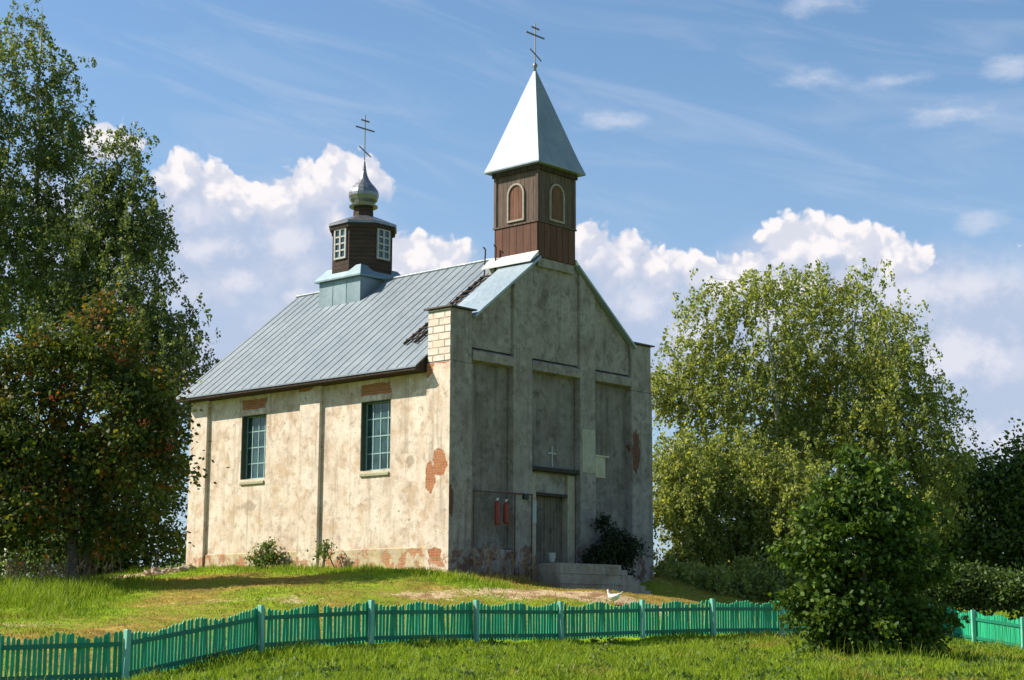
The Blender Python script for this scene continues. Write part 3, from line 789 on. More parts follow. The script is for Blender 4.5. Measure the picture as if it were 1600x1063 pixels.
# --- bell tower
TU0, TU1, TV0, TV1 = 4.16, 6.16, -.02, 2.0
mb = MB(); mb.box(TU0-.12, TU1+.12, .62, TV1+.12, z(11.8), z(13.60)); mb.build('tower_base', M['greyclean'], church)
mb = MB(); mb.box(TU0+.05, TU1-.05, -.0, .618, z(13.3), z(13.60)); mb.build('tower_base', M['grey'], church)
for (a, b) in ((TU0, -1), (TU1, 1)):
    mb = MB(); mb.prism(Zs([(a, 13.82), (a+b*.42, 13.42), (a+b*.42, 13.38), (a, 13.66)]), 'v', -.06, TV1+.2); mb.build('flashing', M['flash'], church)
mb = MB(); mb.box(TU0, TU1, TV0, TV1, z(13.62), z(14.84)); bt = mb.build('bell_tower', M['towerlow'], church, bevel=.02)
mb = MB(); mb.box(TU0+.03, TU1-.03, TV0+.03, TV1-.03, z(14.90), z(16.96)); mb.build('upper_stage', M['towerwood'], bt)
mb = MB(); mb.box(TU0-.035, TU1+.035, TV0-.035, TV1+.035, z(14.842), z(14.898)); mb.build('string_course', M['towerwood'], bt)
for (cu, cv) in ((TU0, TV0), (TU1, TV0), (TU0, TV1), (TU1, TV1)):
    su = .0; mb = MB(); mb.box(cu-(.05 if cu == TU1 else -.0)-(.05 if cu == TU1 else .012), cu+(.012 if cu == TU1 else .10), cv-(.10 if cv == TV1 else .012), cv+(.012 if cv == TV1 else .10), z(14.90), z(16.955)); mb.build('corner_board', M['towerwood'], bt)
def arch(width, h, n=12):
    r_ = width/2; pts = [(-r_, 0)]
    for k in range(n+1):
        a = math.pi-math.pi*k/n; pts.append((r_*math.cos(a), h-r_+r_*math.sin(a)))
    return pts+[(r_, 0)]
def arch_window(face):
    hw, H, t = .78, 1.36, .065; zc = z(14.98)
    o_ = arch(hw, H); i_ = [(x*(hw/2-t)/(hw/2), t+(y_-0)*(H-2*t)/H) for x, y_ in o_]
    if face == 'front': T = lambda x, y_, d: (5.16+x, TV0+.03-d, zc+y_)
    elif face == 'back': T = lambda x, y_, d: (5.16-x, TV1-.03+d, zc+y_)
    elif face == 'left': T = lambda x, y_, d: (TU0+.03-d, .99-x, zc+y_)
    else: T = lambda x, y_, d: (TU1-.03+d, .99+x, zc+y_)
    mb = MB(); n = len(o_)
    vs = [T(*p, .001) for p in o_]+[T(*p, .001) for p in i_]+[T(*p, .06) for p in o_]+[T(*p, .06) for p in i_]
    fs = []
    for k in range(n):
        q = (k+1) % n
        fs += [[2*n+k, 2*n+q, 3*n+q, 3*n+k], [k, q, 2*n+q, 2*n+k], [n+k, n+q, 3*n+q, 3*n+k]]
    mb.add(vs, fs); mb.build('arched_frame', M['arch'], bt)
    mb = MB(); mb.add([T(*p, .004) for p in i_]+[T(*p, .018) for p in i_], [list(range(n)), list(range(n, 2*n))]+[[k, (k+1) % n, n+(k+1) % n, n+k] for k in range(n)])
    mb.build('louvre_panel', M['shutter'], bt)
for f in ('front', 'left', 'right', 'back'): arch_window(f)
# spire
ov = .26; zc0, zap = z(16.98), z(20.72)
mb = MB(); a, b, c, d = TU0-ov, TU1+ov, TV0-ov, TV1+ov
cu, cv = (a+b)/2, (c+d)/2
vs = [(a, c, zc0-.13), (b, c, zc0-.13), (b, d, zc0-.13), (a, d, zc0-.13)]
ring = lambda k, zz: [(cu+(p[0]-cu)*k, cv+(p[1]-cv)*k, zz) for p in vs]
mb.add(ring(1, zc0-.13)+ring(1, zc0-.08)+ring(.86, zc0+.40)+ring(.012, zap), [[3, 2, 1, 0]]+[[r_*4+k, r_*4+(k+1) % 4, r_*4+4+(k+1) % 4, r_*4+4+k] for r_ in range(3) for k in range(4)]+[[12, 13, 14, 15]])
sp = mb.build('spire', M['spire'], church)
mb = MB(); mb.box(TU0-.06, TU1+.06, TV0-.06, TV1+.06, zc0-.30, zc0-.132); mb.build('cornice', M['fascia'], church)
def ortho_cross(cu, cv, z0, z1, half, name, parent, ball):
    H = z1-z0; mb = MB(); t = .016
    mb.box(cu-t, cu+t, cv-t, cv+t, z0, z1)
    for zz, hf in ((z1-.12*H, half*.45), (z1-.30*H, half)):
        for s in (-1, 1):
            mb.box(cu+(t+.001 if s > 0 else -hf), cu+(hf if s > 0 else -t-.001), cv-t+.002, cv+t-.002, zz-.028, zz+.028)
    zz = z0+.20*H; hf = half*.62
    mb.prism([(cu-hf, zz+.20*half+.03), (cu-hf, zz+.20*half+.09), (cu+hf, zz-.30*half+.03), (cu+hf, zz-.30*half-.03)][::-1], 'v', cv-t-.012, cv-t-.001)
    o = mb.build(name, M['crossiron'], parent)
    return o
mb = MB(); mb.lathe([(.01, zap-.10), (.06, zap-.08), (.04, zap+.03), (.09, zap+.10), (.09, zap+.14), (.03, zap+.22), (.02, zap+.24)], 12, (cu, cv)); mb.build('finial', M['dome'], sp, smooth=True)
ortho_cross(cu, cv, zap+.22, z(22.42), .50, 'cross', sp, True)

# --- cupola on the ridge
KU, KV = 5.22, 9.85
mb = MB(); mb.box(KU-1.15, KU+1.15, KV-1.15, KV+1.15, z(12.6), z(14.12)); cb = mb.build('cupola_base', M['cupmetal'], church)
for q in (-.38, .38):
    mb = MB(); mb.box(KU-1.165, KU-1.151, KV+q-.01, KV+q+.01, z(13.0), z(14.1)); mb.build('seam', M['cupmetal'], cb)
mb = MB(); e, g = 1.30, .95
mb.add([(KU-e, KV-e, z(14.13)), (KU+e, KV-e, z(14.13)), (KU+e, KV+e, z(14.13)), (KU-e, KV+e, z(14.13)), (KU-e, KV-e, z(14.19)), (KU+e, KV-e, z(14.19)), (KU+e, KV+e, z(14.19)), (KU-e, KV+e, z(14.19)),
        (KU-g, KV-g, z(14.64)), (KU+g, KV-g, z(14.64)), (KU+g, KV+g, z(14.64)), (KU-g, KV+g, z(14.64))],
       [[3, 2, 1, 0]]+[[r_*4+k, r_*4+(k+1) % 4, r_*4+4+(k+1) % 4, r_*4+4+k] for r_ in range(2) for k in range(4)]+[[8, 9, 10, 11]])
mb.build('skirt_roof', M['cupmetal'], cb)
ro = math.pi/8; cr = 1.13/math.cos(ro)
mb = MB(); mb.lathe([(cr, z(14.3)), (cr, z(16.24))], 8, (KU, KV), ro); dm = mb.build('cupola_drum', M['drumwood'], church)
for ax, ay in ((-1, 0), (0, -1), (1, 0), (0, 1)):
    hw = .33; z0_, z1_ = z(14.92), z(16.12)
    def T(p): # p = (along, out, z)
        return (KU+ax*(1.13+p[1])+(-ay)*p[0], KV+ay*(1.13+p[1])+ax*p[0], p[2])
    mb = MB(); f = .07
    for x0, x1, za, zb in ((-hw, -hw+f, z0_, z1_), (hw-f, hw, z0_, z1_), (-hw+f, hw-f, z0_, z0_+f), (-hw+f, hw-f, z1_-f, z1_), (-.035, .035, z0_+f, z1_-f)):
        mb.box(x0, x1, .001, .06, za, zb, T=T)
    for k in (1, 2, 3):
        zz = z0_+f+(z1_-z0_-2*f)*k/4
        for x0, x1 in ((-hw+f, -.035), (.035, hw-f)): mb.box(x0, x1, .002, .05, zz-.03, zz+.03, T=T)
    mb.build('window', M['whitepaint'], dm)
    mb = MB(); mb.box(-hw+f, hw-f, .003, .012, z0_+f, z1_-f, T=T); mb.build('pane', M['glass'], dm)
mb = MB(); c8 = 1.29/math.cos(ro)
mb.lathe([(c8, z(16.26)), (c8, z(16.36)), (.50, z(16.74)), (.46, z(16.75))], 8, (KU, KV), ro); mb.build('cupola_roof', M['dome'], church)
mb = MB(); mb.lathe([(1.22/math.cos(ro), z(16.10)), (c8-.04, z(16.255))], 8, (KU, KV), ro); mb.build('cupola_cornice', M['fascia'], church)
mb = MB(); mb.lathe([(.42, z(16.70)), (.40, z(17.14))], 8, (KU, KV), ro); mb.build('cupola_neck', M['drumwood'], church)
prof = [(.30, 17.13), (.55, 17.14), (.57, 17.19), (.42, 17.22), (.44, 17.30), (.535, 17.42), (.585, 17.58), (.585, 17.70), (.54, 17.83), (.44, 17.97), (.32, 18.10), (.21, 18.25), (.135, 18.42), (.09, 18.60), (.06, 18.82), (.035, 19.0), (.02, 19.05)]
mb = MB(); mb.lathe([(a, z(b)) for a, b in prof], 16, (KU, KV)); od = mb.build('onion_dome', M['dome'], church)
ortho_cross(KU, KV, z(19.02), z(20.86), .50, 'cross', od, False)

# --- entrance steps
st = empty('entrance_steps', CW(5.4, -.1, 2.3), CROT)
tag(st, 'worn concrete landing with steps going down to the right of the church door', 'steps')
mb = MB(); mb.box(3.85-5.4, 7.0-5.4, -1.3+.1, -.04+.1, 1.7-2.3, 3.29-2.3); mb.build('landing', M['steps'], st, bevel=.025)
for q in (2.62, 2.95):
    mb = MB(); mb.box(3.83-5.4, 7.02-5.4, -1.325+.1, -1.302+.1, q-2.3, q+.06-2.3); mb.build('course', M['steps'], st, bevel=.008)
for k in range(6):
    u0 = 7.002+.33*k; zt = 3.29-.165*(k+1)
    mb = MB(); mb.box(u0-5.4, u0+.328-5.4, -1.3+.1, -.62+.1, 1.7-2.3, zt-2.3); mb.build('step', M['steps'], st, bevel=.02)

# ------------------------------------------------------------------ roof ladder
def RP(u, v, h=.1): return np.array([u, v, roof_z(u)+h-ZB])
A_, B_ = RP(.62, 2.75), RP(4.02, 2.32)
lad = empty('roof_ladder', CW(.62, 2.6, roof_z(.62)), CROT)
tag(lad, 'dark wooden ladder lying up the blue roof beside the bell tower', 'ladder')
loc0 = np.array([.62, 2.6, roof_z(.62)-ZB])
for off in (0, -.5):
    mb = MB(); mb.tube([A_-loc0+[0, off, 0], B_-loc0+[0, off, 0]], .055, 6); mb.build('rail', M['ladder'], lad)
for k in range(13):
    q = A_+(B_-A_)*(k+.5)/13-loc0
    mb = MB(); mb.tube([q+[0, .05, .05], q+[0, -.55, .05]], .032, 6); mb.build('rung', M['ladder'], lad)
for off in (0, -.5):
    q = B_-loc0+[0, off, 0]
    mb = MB(); mb.tube([q, q+[.05, 0, .95], q+[-.06, 0, 1.02]], .03, 6); mb.build('hook', M['ladder'], lad)
    
# ------------------------------------------------------------------ objects at the facade
fr = empty('pipe_frame', CW(2.4, -.06, 3.0), CROT)
tag(fr, 'thin rusty pipe frame standing against the grey facade left of the door', 'frame')
mb = MB(); mb.tube([(-1.36, .02, 2.50), (1.5, .02, 2.53)], .022, 6); mb.build('crossbar', M['rust'], fr)
for x in (-1.34, .62, 1.46):
    mb = MB(); mb.tube([(x, .02, -.15), (x+.01, .02, 2.49)], .018, 6); mb.build('upright', M['rust'], fr)
for k, (u, z0_, z1_, lb) in enumerate(((2.10, 4.46, 5.28, 'long red cylinder hanging from the rusty frame, the longer and further from the door'), (2.52, 4.52, 5.26, 'shorter red cylinder hanging from the rusty frame, the one nearer the door'))):
    ex = empty('fire_extinguisher', CW(u, -.10, z0_), CROT)
    tag(ex, lb, 'fire extinguisher', 'red cylinders hanging on the facade')
    H = z1_-z0_
    mb = MB(); mb.lathe([(.04, 0), (.085, .02), (.09, .06), (.09, H-.16), (.075, H-.08), (.03, H-.04)], 12); mb.build('cylinder', M['red'], ex, smooth=True)
    mb = MB(); mb.lathe([(.035, H-.04), (.04, H), (.03, H+.02)], 8); mb.box(-.02, .10, -.02, .02, H+.021, H+.045); mb.build('valve', M['white'], ex)
    mb = MB(); mb.tube([(0, 0, H+.04), (0, .0, 5.50-z0_)], .008, 5); mb.build('hook', M['iron'], ex)
pl = empty('enamel_pot', CW(4.55, -.30, 3.335), CROT)
tag(pl, 'small white enamel pot on the landing at the church door', 'pot')
mb = MB(); mb.lathe([(.07, 0), (.09, .02), (.13, .30), (.14, .31), (.11, .31), (.08, .06), (.01, .05)], 14); mb.build('bowl', M['white'], pl, smooth=True)
mb = MB(); mb.tube([(.13, 0, .28), (.20, 0, .25), (.18, 0, .14), (.10, 0, .10)], .012, 6); mb.build('handle', M['white'], pl)

# hen
def hen():
    q = at(958, 932, 47.0); x, y = q[0], q[1]; e = empty('hen', (x, y, gz(x, y)+.02), R(172))
    e.scale = (1.12, 1.12, 1.12); tag(e, 'white hen standing on the bare sandy ground before the steps', 'hen')
    mb = MB()
    sp_ = [(-.20, 0, .27), (-.16, 0, .245), (-.11, 0, .20), (-.04, 0, .17), (.03, 0, .175), (.085, 0, .215), (.11, 0, .27), (.12, 0, .315), (.13, 0, .345), (.15, 0, .35)]
    mb.tube(sp_, [.012, .035, .07, .095, .092, .06, .036, .030, .032, .014], 12); mb.build('body', M['feather'], e, smooth=True)
    for s in (-1, 1):
        mb = MB(); mb.tube([(.05, s*.085, .19), (-.02, s*.10, .18), (-.10, s*.075, .19), (-.15, s*.04, .21)], [.02, .035, .028, .006], 8); mb.build('wing', M['feather'], e, smooth=True)
        mb = MB(); mb.tube([(.0, s*.035, .10), (-.005, s*.035, .05), (.005, s*.035, .004)], [.014, .009, .008], 6)
        for a in (-.5, 0, .5): mb.tube([(.005, s*.035, .006), (.055*math.cos(a), s*.035+.05*math.sin(a), .004)], [.007, .004], 5)
        mb.build('leg', M['beak'], e)
    mb = MB(); mb.tube([(.152, 0, .347), (.185, 0, .337)], [.012, .002], 6); mb.build('beak', M['beak'], e)
    mb = MB()
    for k in range(3): mb.tube([(.10+.022*k, 0, .365), (.10+.022*k, 0, .395)], [.012, .004], 5)
    mb.build('comb', M['comb'], e)
    mb = MB()
    for k in range(4): mb.tube([(-.19, (k-1.5)*.012, .26), (-.25, (k-1.5)*.03, .32)], [.02, .006], 5)
    mb.build('tail', M['feather'], e)
hen()

# ------------------------------------------------------------------ picket fence
def fence():
    fe = empty('picket_fence', FP[2])
    tag(fe, 'long green wooden picket fence with wavy top running in front of the church', 'fence')
    o0 = np.array(FP[2])
    H = 1.0; allp = []
    for i, p in enumerate(FP):
        p = np.array(p)-o0
        a = np.array(FP[max(i-1, 0)]); b = np.array(FP[min(i+1, len(FP)-1)])
        t = (b-a)[:2]; ang_ = math.atan2(t[1], t[0])
        mb = MB(); hw = .05; tilt = random.uniform(-.05, .05)
        c, s = math.cos(ang_), math.sin(ang_)
        def T(q, c=c, s=s, p=p, tilt=tilt): return (p[0]+c*(q[0]+tilt*q[2])-s*q[1], p[1]+s*(q[0]+tilt*q[2])+c*q[1], p[2]+q[2])
        # post stands on the near side of the pickets
        mb.box(-hw, hw, -.16, -.035, .02, H+.03, T=T)
        po = mb.build('post', M['post'], fe, bevel=.008)
        if i == 9:
            mb = MB(); mb.box(-.11, .11, -.22, .02, -.2, .06, T=T); mb.build('post_foot', M['postfoot'], po, bevel=.02)
    for i in range(len(FP)-1):
        a = np.array(FP[i])-o0; b = np.array(FP[i+1])-o0
        L = np.linalg.norm((b-a)[:2]); t = (b-a)/L; nrm = np.array([t[1], -t[0], 0])
        ang_ = math.atan2(t[1], t[0]); c, s = math.cos(ang_), math.sin(ang_)
        for hh in (.75, .17):
            mb = MB(); e0, e1 = a+t*.07, b-t*.07
            pts = [e0+nrm*.03+[0, 0, hh], e1+nrm*.03+[0, 0, hh]]
            vs = []
            for q in pts:
                for dn, dz_ in ((-.018, -.045), (.022, -.045), (.022, .045), (-.018, .045)): vs.append(q+nrm*dn+[0, 0, dz_])
            mb.add(vs, [[0, 1, 5, 4], [1, 2, 6, 5], [2, 3, 7, 6], [3, 0, 4, 7], [0, 3, 2, 1], [4, 5, 6, 7]])
            mb.build('rail', M['rail'], fe)
        n = int(L/.098)
        for k in range(n):
            f = (k+.5)/n; q = a+(b-a)*f
            wave = .048*math.cos(4*math.pi*f+.3)
            h1 = .945+wave+random.gauss(0, .014); tl = random.gauss(0, .018)+(random.uniform(-.10, .10) if random.random() < .06 else 0); w2 = .0375+random.uniform(-.004, .004)
            gzv = gz(*(q+o0)[:2])-o0[2]
            base = .06+random.uniform(-.02, .02)
            allp.append((q, c, s, h1, tl, w2, base))
    dist = [np.hypot(*(p[0]+o0)[:2]-0*o0[:2]) if abs((p[0]+o0)[0]/(p[0]+o0)[1]) < .325 else 999 for p in allp]
    order = np.argsort(dist); big = set(order[:100].tolist())
    rest = MB()
    for i, (q, c, s, h1, tl, w2, base) in enumerate(allp):
        def T(p, q=q, c=c, s=s, tl=tl): return (q[0]+c*(p[0]+tl*p[2])-s*p[1], q[1]+s*(p[0]+tl*p[2])+c*p[1], q[2]+p[2])
        mb = MB() if i in big else rest
        pr = [(-w2, base), (w2, base), (w2, h1-.035), (0.3*w2, h1), (-.3*w2, h1), (-w2, h1-.035)]
        vs = [T((x, -.010, z_)) for x, z_ in pr]+[T((x, .010, z_)) for x, z_ in pr]
        mb.add(vs, [list(range(6)), list(range(6, 12))[::-1]]+[[k, 6+k, 6+(k+1) % 6, (k+1) % 6] for k in range(6)])
        if i in big: mb.build('picket', M['picket'], fe)
    tag(rest.build('pickets', M['picket'], fe), kind='stuff')
fence()

# ------------------------------------------------------------------ trees
def tubes(paths, nside=5):
    co = []; fc = []; k = 0
    for pts, rad in paths:
        pts = np.asarray(pts); n = len(pts)
        t = np.gradient(pts, axis=0); t /= np.linalg.norm(t, axis=1)[:, None]+1e-9
        ref = np.array([1., .13, .07]); a = np.cross(t, ref); a /= np.linalg.norm(a, axis=1)[:, None]+1e-9; b = np.cross(t, a)
        th = np.arange(nside)*2*np.pi/nside
        ring = pts[:, None]+np.asarray(rad)[:, None, None]*(a[:, None]*np.cos(th)[None, :, None]+b[:, None]*np.sin(th)[None, :, None])
        co.append(ring.reshape(-1, 3))
        i = np.arange(n-1)[:, None]*nside+np.arange(nside)[None]; j = np.arange(n-1)[:, None]*nside+(np.arange(nside)[None]+1) % nside
        fc.append(np.stack([i, j, j+nside, i+nside], -1).reshape(-1, 4)+k); k += n*nside
    return np.concatenate(co), np.concatenate(fc)
def leafquads(c, d, L, Wd, r):
    """rhombic leaves: centre, long direction"""
    n = len(c)
    d = d/(np.linalg.norm(d, axis=1)[:, None]+1e-9)
    q = r.normal(size=(n, 3)); s = np.cross(d, q); s /= np.linalg.norm(s, axis=1)[:, None]+1e-9
    sz = (.65+.7*r.random(n))[:, None]
    co = np.stack([c-d*L*.5*sz, c+s*Wd*.5*sz-d*L*.05*sz, c+d*L*.5*sz, c-s*Wd*.5*sz-d*L*.05*sz], 1).reshape(-1, 3)
    k = np.arange(n)*4
    return co, np.c_[k, k+1, k+2, k+3]
def tree(name, label, cat, base, lobes, kind, ncl, nleaf, leaf, bark, tr, lsize, seed, group=None, top=None, dz=None, berries=0, spread=.5, stems=1, rag=.35):
    """lobes: (centre xyz, radii xyz). kind: birch (hanging twigs) or broad (sprays)"""
    r = np.random.default_rng(seed)
    C_ = np.array([l[0] for l in lobes]); Rr = np.array([l[1] for l in lobes])
    bx, by = base; bz = gz(bx, by)-.1
    e = empty(name, (bx, by, bz)); tag(e, label, cat, group)
    o0 = np.array([bx, by, bz])
    pr = np.prod(Rr, axis=1)**.75; pr /= pr.sum()
    li = r.choice(len(lobes), ncl, p=pr)
    dirs = r.normal(size=(ncl, 3)); dirs /= np.linalg.norm(dirs, axis=1)[:, None]
    P = C_[li]+Rr[li]*dirs*((r.random(ncl)**.42)*np.where(r.random(ncl) < .22, 1.0+rag*r.random(ncl), 1.))[:, None]
    g_ = hgt(P[:, 0], P[:, 1])
    P[:, 2] = np.maximum(P[:, 2], g_+.25)
    if top is None: top = C_[np.argmax(C_[:, 2]+Rr[:, 2]*.6)]+[0, 0, .5*Rr[np.argmax(C_[:, 2]+Rr[:, 2]*.6)][2]]
    paths = []; nodes = []; nr = []
    for s in range(stems):
        tp = np.array(top) if s == 0 else C_[(s*3) % len(C_)]+[0, 0, .4*Rr[(s*3) % len(C_)][2]]
        n = 14; f = np.linspace(0, 1, n)[:, None]
        b0 = o0+(0 if stems == 1 else np.array([r.normal()*.25, r.normal()*.25, 0]))
        path = b0+(tp-b0)*f; H = tp[2]-bz
        bend = np.sin(f*np.pi)*r.normal(size=3)*[.018*H, .018*H, 0]+np.cumsum(r.normal(size=(n, 3))*[.006*H, .006*H, 0], 0)*np.minimum(1, f*3)
        sh_ = np.array(tp)-o0; sh_[2] = 0
        path = path+bend-sh_*(f*(1-f))*.9
        rad = tr*(1 if s == 0 else .7)*(1-f[:, 0])**.85+.015; rad[0] *= 1.25
        paths.append((path, rad)); nodes += list(path[3:]); nr += list(rad[3:])
    nodes = np.array(nodes); nr = np.array(nr)
    ax = nodes[np.argmin(np.linalg.norm(P[:, None]-nodes[None], axis=2), axis=1)]
    order = np.argsort(np.linalg.norm(P-ax, axis=1))
    for i in order:
        p = P[i]; d = p-nodes; dist = np.linalg.norm(d, axis=1)
        cost = dist+np.maximum(0, nodes[:, 2]-p[2]+.25*np.hypot(d[:, 0], d[:, 1]))*1.6
        j = np.argmin(cost); q = nodes[j]; L = dist[j]
        if L < .05: continue
        m1 = q+(p-q)*.35+np.array([0, 0, .10*L])+r.normal(size=3)*.05*L; m2 = q+(p-q)*.7+np.array([0, 0, .10*L])+r.normal(size=3)*.05*L
        r0 = min(nr[j]*.7, .012+.018*L); rr = np.array([r0, r0*.75+.002, r0*.5+.003, .006])
        pts = np.array([q, m1, m2, p]); paths.append((pts, rr))
        nodes = np.r_[nodes, pts[1:]]; nr = np.r_[nr, rr[1:]]
    co, fc = tubes(paths)
    tk = mesh_np('trunk', co-o0, fc, None, bark, e, smooth=True) if kind != 'birch' else None; bco, bfc = co, fc
    # foliage
    if kind == 'birch':
        ns = 6; nl = max(3, nleaf//ns)
        S0 = np.repeat(P, ns, 0)+r.normal(size=(ncl*ns, 3))*[spread*.8, spread*.8, spread*.5]
        out = S0-np.array([top[0], top[1], 0])*[1, 1, 0]-[0, 0, 1]*S0; out[:, 2] = 0
        out /= np.linalg.norm(out, axis=1)[:, None]+1e-6
        az = r.normal(size=(ncl*ns, 3))*[.6, .6, 0]
        Ls = (.28+.75*r.random(ncl*ns)**1.5)*(1.0+.6*(spread-.5))
        t = np.sort(r.random((ncl*ns, nl)), 1)
        h = (out+az)
        c = S0[:, None]+h[:, None]*(.38*Ls[:, None]*np.sqrt(t))[..., None]
        c[..., 2] += (.15*t-1.0*t*t)*Ls[:, None]
        c = c.reshape(-1, 3)+r.normal(size=(ncl*ns*nl, 3))*.075
        d = r.normal(size=c.shape)*.8+[0, 0, -.9]
        # the thin hanging twigs
        tw = []
        for k in range(0, ncl*ns, 2):
            tt = np.array([0, .35, .7, 1.])[:, None]; pc = P[k//ns]
            pts = S0[k]+h[k]*(.38*Ls[k]*np.sqrt(tt)); pts[:, 2] += ((.15*tt-tt*tt)*Ls[k])[:, 0]
            tw.append((np.r_[[pc], pts], np.array([.007, .006, .005, .004, .003])))
        tco, tfc = tubes(tw, 3)
        tk = mesh_np('trunk', np.r_[bco, tco]-o0, np.r_[bfc, tfc+len(bco)], None, bark, e, smooth=True)
        tk.data.materials.append(M['bark']); tk.data.polygons.foreach_set('material_index', np.r_[np.zeros(len(bfc)), np.ones(len(tfc))].astype(np.int32))
    else:
        c = np.repeat(P, nleaf, 0)+r.normal(size=(ncl*nleaf, 3))*[spread, spread, spread*.62]
        d = (c-np.repeat(P, nleaf, 0))+r.normal(size=c.shape)*.35; d[:, 2] -= .18
    c[:, 2] = np.maximum(c[:, 2], hgt(c[:, 0], c[:, 1])+.05)
    ok = ~(in_walls(c[:, 0], c[:, 1]) & (c[:, 2] < 10))
    co, fc = leafquads(c[ok], d[ok], lsize, lsize*.72, r)
    mesh_np('crown', co-o0, fc, None, leaf, e)
    if berries:
        mb = []; sel = P[r.choice(ncl, berries)]+r.normal(size=(berries, 3))*[.4, .4, .3]
        vs = np.array([[1, 0, 0], [-1, 0, 0], [0, 1, 0], [0, -1, 0], [0, 0, 1], [0, 0, -1]])*.032
        ff = np.array([[0, 2, 4], [2, 1, 4], [1, 3, 4], [3, 0, 4], [2, 0, 5], [1, 2, 5], [3, 1, 5], [0, 3, 5]])
        pts = (sel[:, None]+r.normal(size=(berries, 16, 3))*[.07, .07, .045]).reshape(-1, 3)
        co = (pts[:, None]+vs).reshape(-1, 3); f3 = (ff[None]+np.arange(len(pts))[:, None, None]*6).reshape(-1, 3)
        mesh_np('berry_clusters', co-o0, None, f3, M['berry'], e, smooth=True)
    return e
def lob(items, Y, dep=.9):
    """lobes measured in the photo at distance Y; each keeps its own depth"""
    out = []
    for it in items:
        px, py, rx, ry = it[:4]; dy = it[4] if len(it) > 4 else 0
        c = at(px, py, Y+dy); k = (Y+dy)/FPX
        out.append((c, np.array([rx*k, max(rx, ry)*k*dep, ry*k])))
    return out
def bxy(px, Y): q = at(px, 950, Y); return q[0], q[1]

G_L = 'birches left of the church'; G_R = 'birches right of the church'
tree('birch_tree', 'tallest grey-green birch at the left edge, reaching the top of the photo', 'birch tree', bxy(10, 68),
     lob([(35, 35, 30, 45), (45, 70, 38, 50), (75, 120, 45, 50), (40, 200, 85, 80), (85, 250, 55, 60), (0, 330, 100, 110), (90, 350, 70, 70), (40, 470, 110, 100), (-90, 250, 90, 140), (-80, 450, 110, 150, 1), (-40, 120, 60, 80), (100, 190, 32, 40)], 68),
     'birch', 600, 150, M['birchleaf'], M['birchbark'], .24, .135, 41, G_L, spread=.55)
tree('birch_tree', 'shorter grey-green birch whose drooping crown reaches the church eave', 'birch tree', bxy(190, 66),
     lob([(200, 225, 24, 38), (190, 290, 46, 55), (215, 360, 32, 55), (150, 380, 65, 80), (205, 450, 55, 55, -1), (245, 510, 55, 50, -1.5), (285, 560, 36, 55, -2), (180, 560, 90, 80), (130, 470, 60, 60), (230, 640, 60, 70, -1)], 66),
     'birch', 480, 140, M['birchleaf'], M['birchbark'], .18, .13, 42, G_L, spread=.5)
tree('rowan_tree', 'dark rowan tree with orange berries and turning leaves beside the church', 'rowan tree', bxy(120, 50.5),
     lob([(165, 500, 55, 50), (110, 560, 80, 70), (30, 570, 70, 60), (205, 590, 70, 70), (255, 640, 48, 60), (120, 670, 120, 90), (20, 690, 100, 100), (200, 740, 75, 85), (70, 790, 120, 90), (-70, 650, 90, 120), (255, 715, 32, 50), (190, 830, 75, 55), (-50, 800, 90, 90)], 50.5),
     'broad', 430, 95, M['rowanleaf'], M['bark'], .20, .16, 43, berries=80, spread=.34, stems=3, rag=.4)
tree('bush', 'low dark bush in shade behind the rowan, next to the church corner', 'bush', bxy(235, 63),
     lob([(210, 855, 55, 40), (260, 830, 30, 50), (160, 870, 60, 35), (250, 760, 38, 80), (60, 860, 120, 50, -2), (180, 740, 80, 100), (70, 780, 120, 90)], 63), 'broad', 330, 90, M['darkleaf'], M['bark'], .06, .15, 44, spread=.35, stems=3)
tree('birch_tree', 'pale green birch nearest the church on its right, with white stem showing', 'birch tree', bxy(1225, 72),
     lob([(1120, 500, 50, 55), (1085, 560, 40, 50), (1195, 462, 65, 44), (1050, 590, 25, 40), (1100, 620, 65, 75), (1185, 580, 85, 85), (1055, 610, 30, 50), (1150, 700, 90, 80), (1075, 730, 55, 60), (1240, 690, 60, 60)], 72),
     'birch', 350, 105, M['birchlight'], M['birchbark'], .20, .145, 45, G_R, spread=.68)
tree('birch_tree', 'middle birch right of the church, the one with the highest top', 'birch tree', bxy(1310, 74),
     lob([(1285, 465, 70, 40), (1335, 448, 36, 28), (1300, 550, 95, 70), (1255, 640, 80, 80), (1330, 640, 80, 80), (1365, 515, 34, 40), (1290, 760, 100, 80)], 74),
     'birch', 365, 105, M['birchlight'], M['birchbark'], .22, .145, 46, G_R, spread=.68)
tree('birch_tree', 'rightmost birch of the group with crown leaning over to the right', 'birch tree', bxy(1400, 71),
     lob([(1385, 492, 24, 30), (1390, 570, 52, 50), (1440, 620, 38, 36), (1470, 655, 28, 28), (1380, 660, 80, 70), (1450, 720, 55, 60), (1410, 790, 80, 80)], 71),
     'birch', 350, 105, M['birchlight'], M['birchbark'], .20, .145, 47, G_R, spread=.64)
for k, (px, Y, lb, it) in enumerate(((1075, 64, 'bushy young birch closest to the facade, foliage down to the fence', [(1065, 790, 38, 70), (1080, 860, 45, 55), (1055, 720, 28, 50), (1075, 905, 45, 30, -4), (1120, 915, 40, 26, -5)]),
                                 (1150, 65, 'bushy young birch in the middle of the low row behind the fence', [(1150, 790, 50, 70), (1150, 865, 55, 55), (1145, 720, 40, 50), (1165, 908, 45, 32, -5)]),
                                 (1230, 64, 'bushy young birch half behind the dark maple bush', [(1225, 800, 48, 70), (1240, 870, 55, 55), (1240, 740, 40, 50), (1225, 908, 45, 32, -5)]))):
    tree('young_birch', lb, 'young birch', bxy(px, Y), lob(it, Y), 'birch', 165, 150, M['birchlight'], M['birchbark'], .09, .13, 50+k, 'young birches behind the fence', spread=.45)
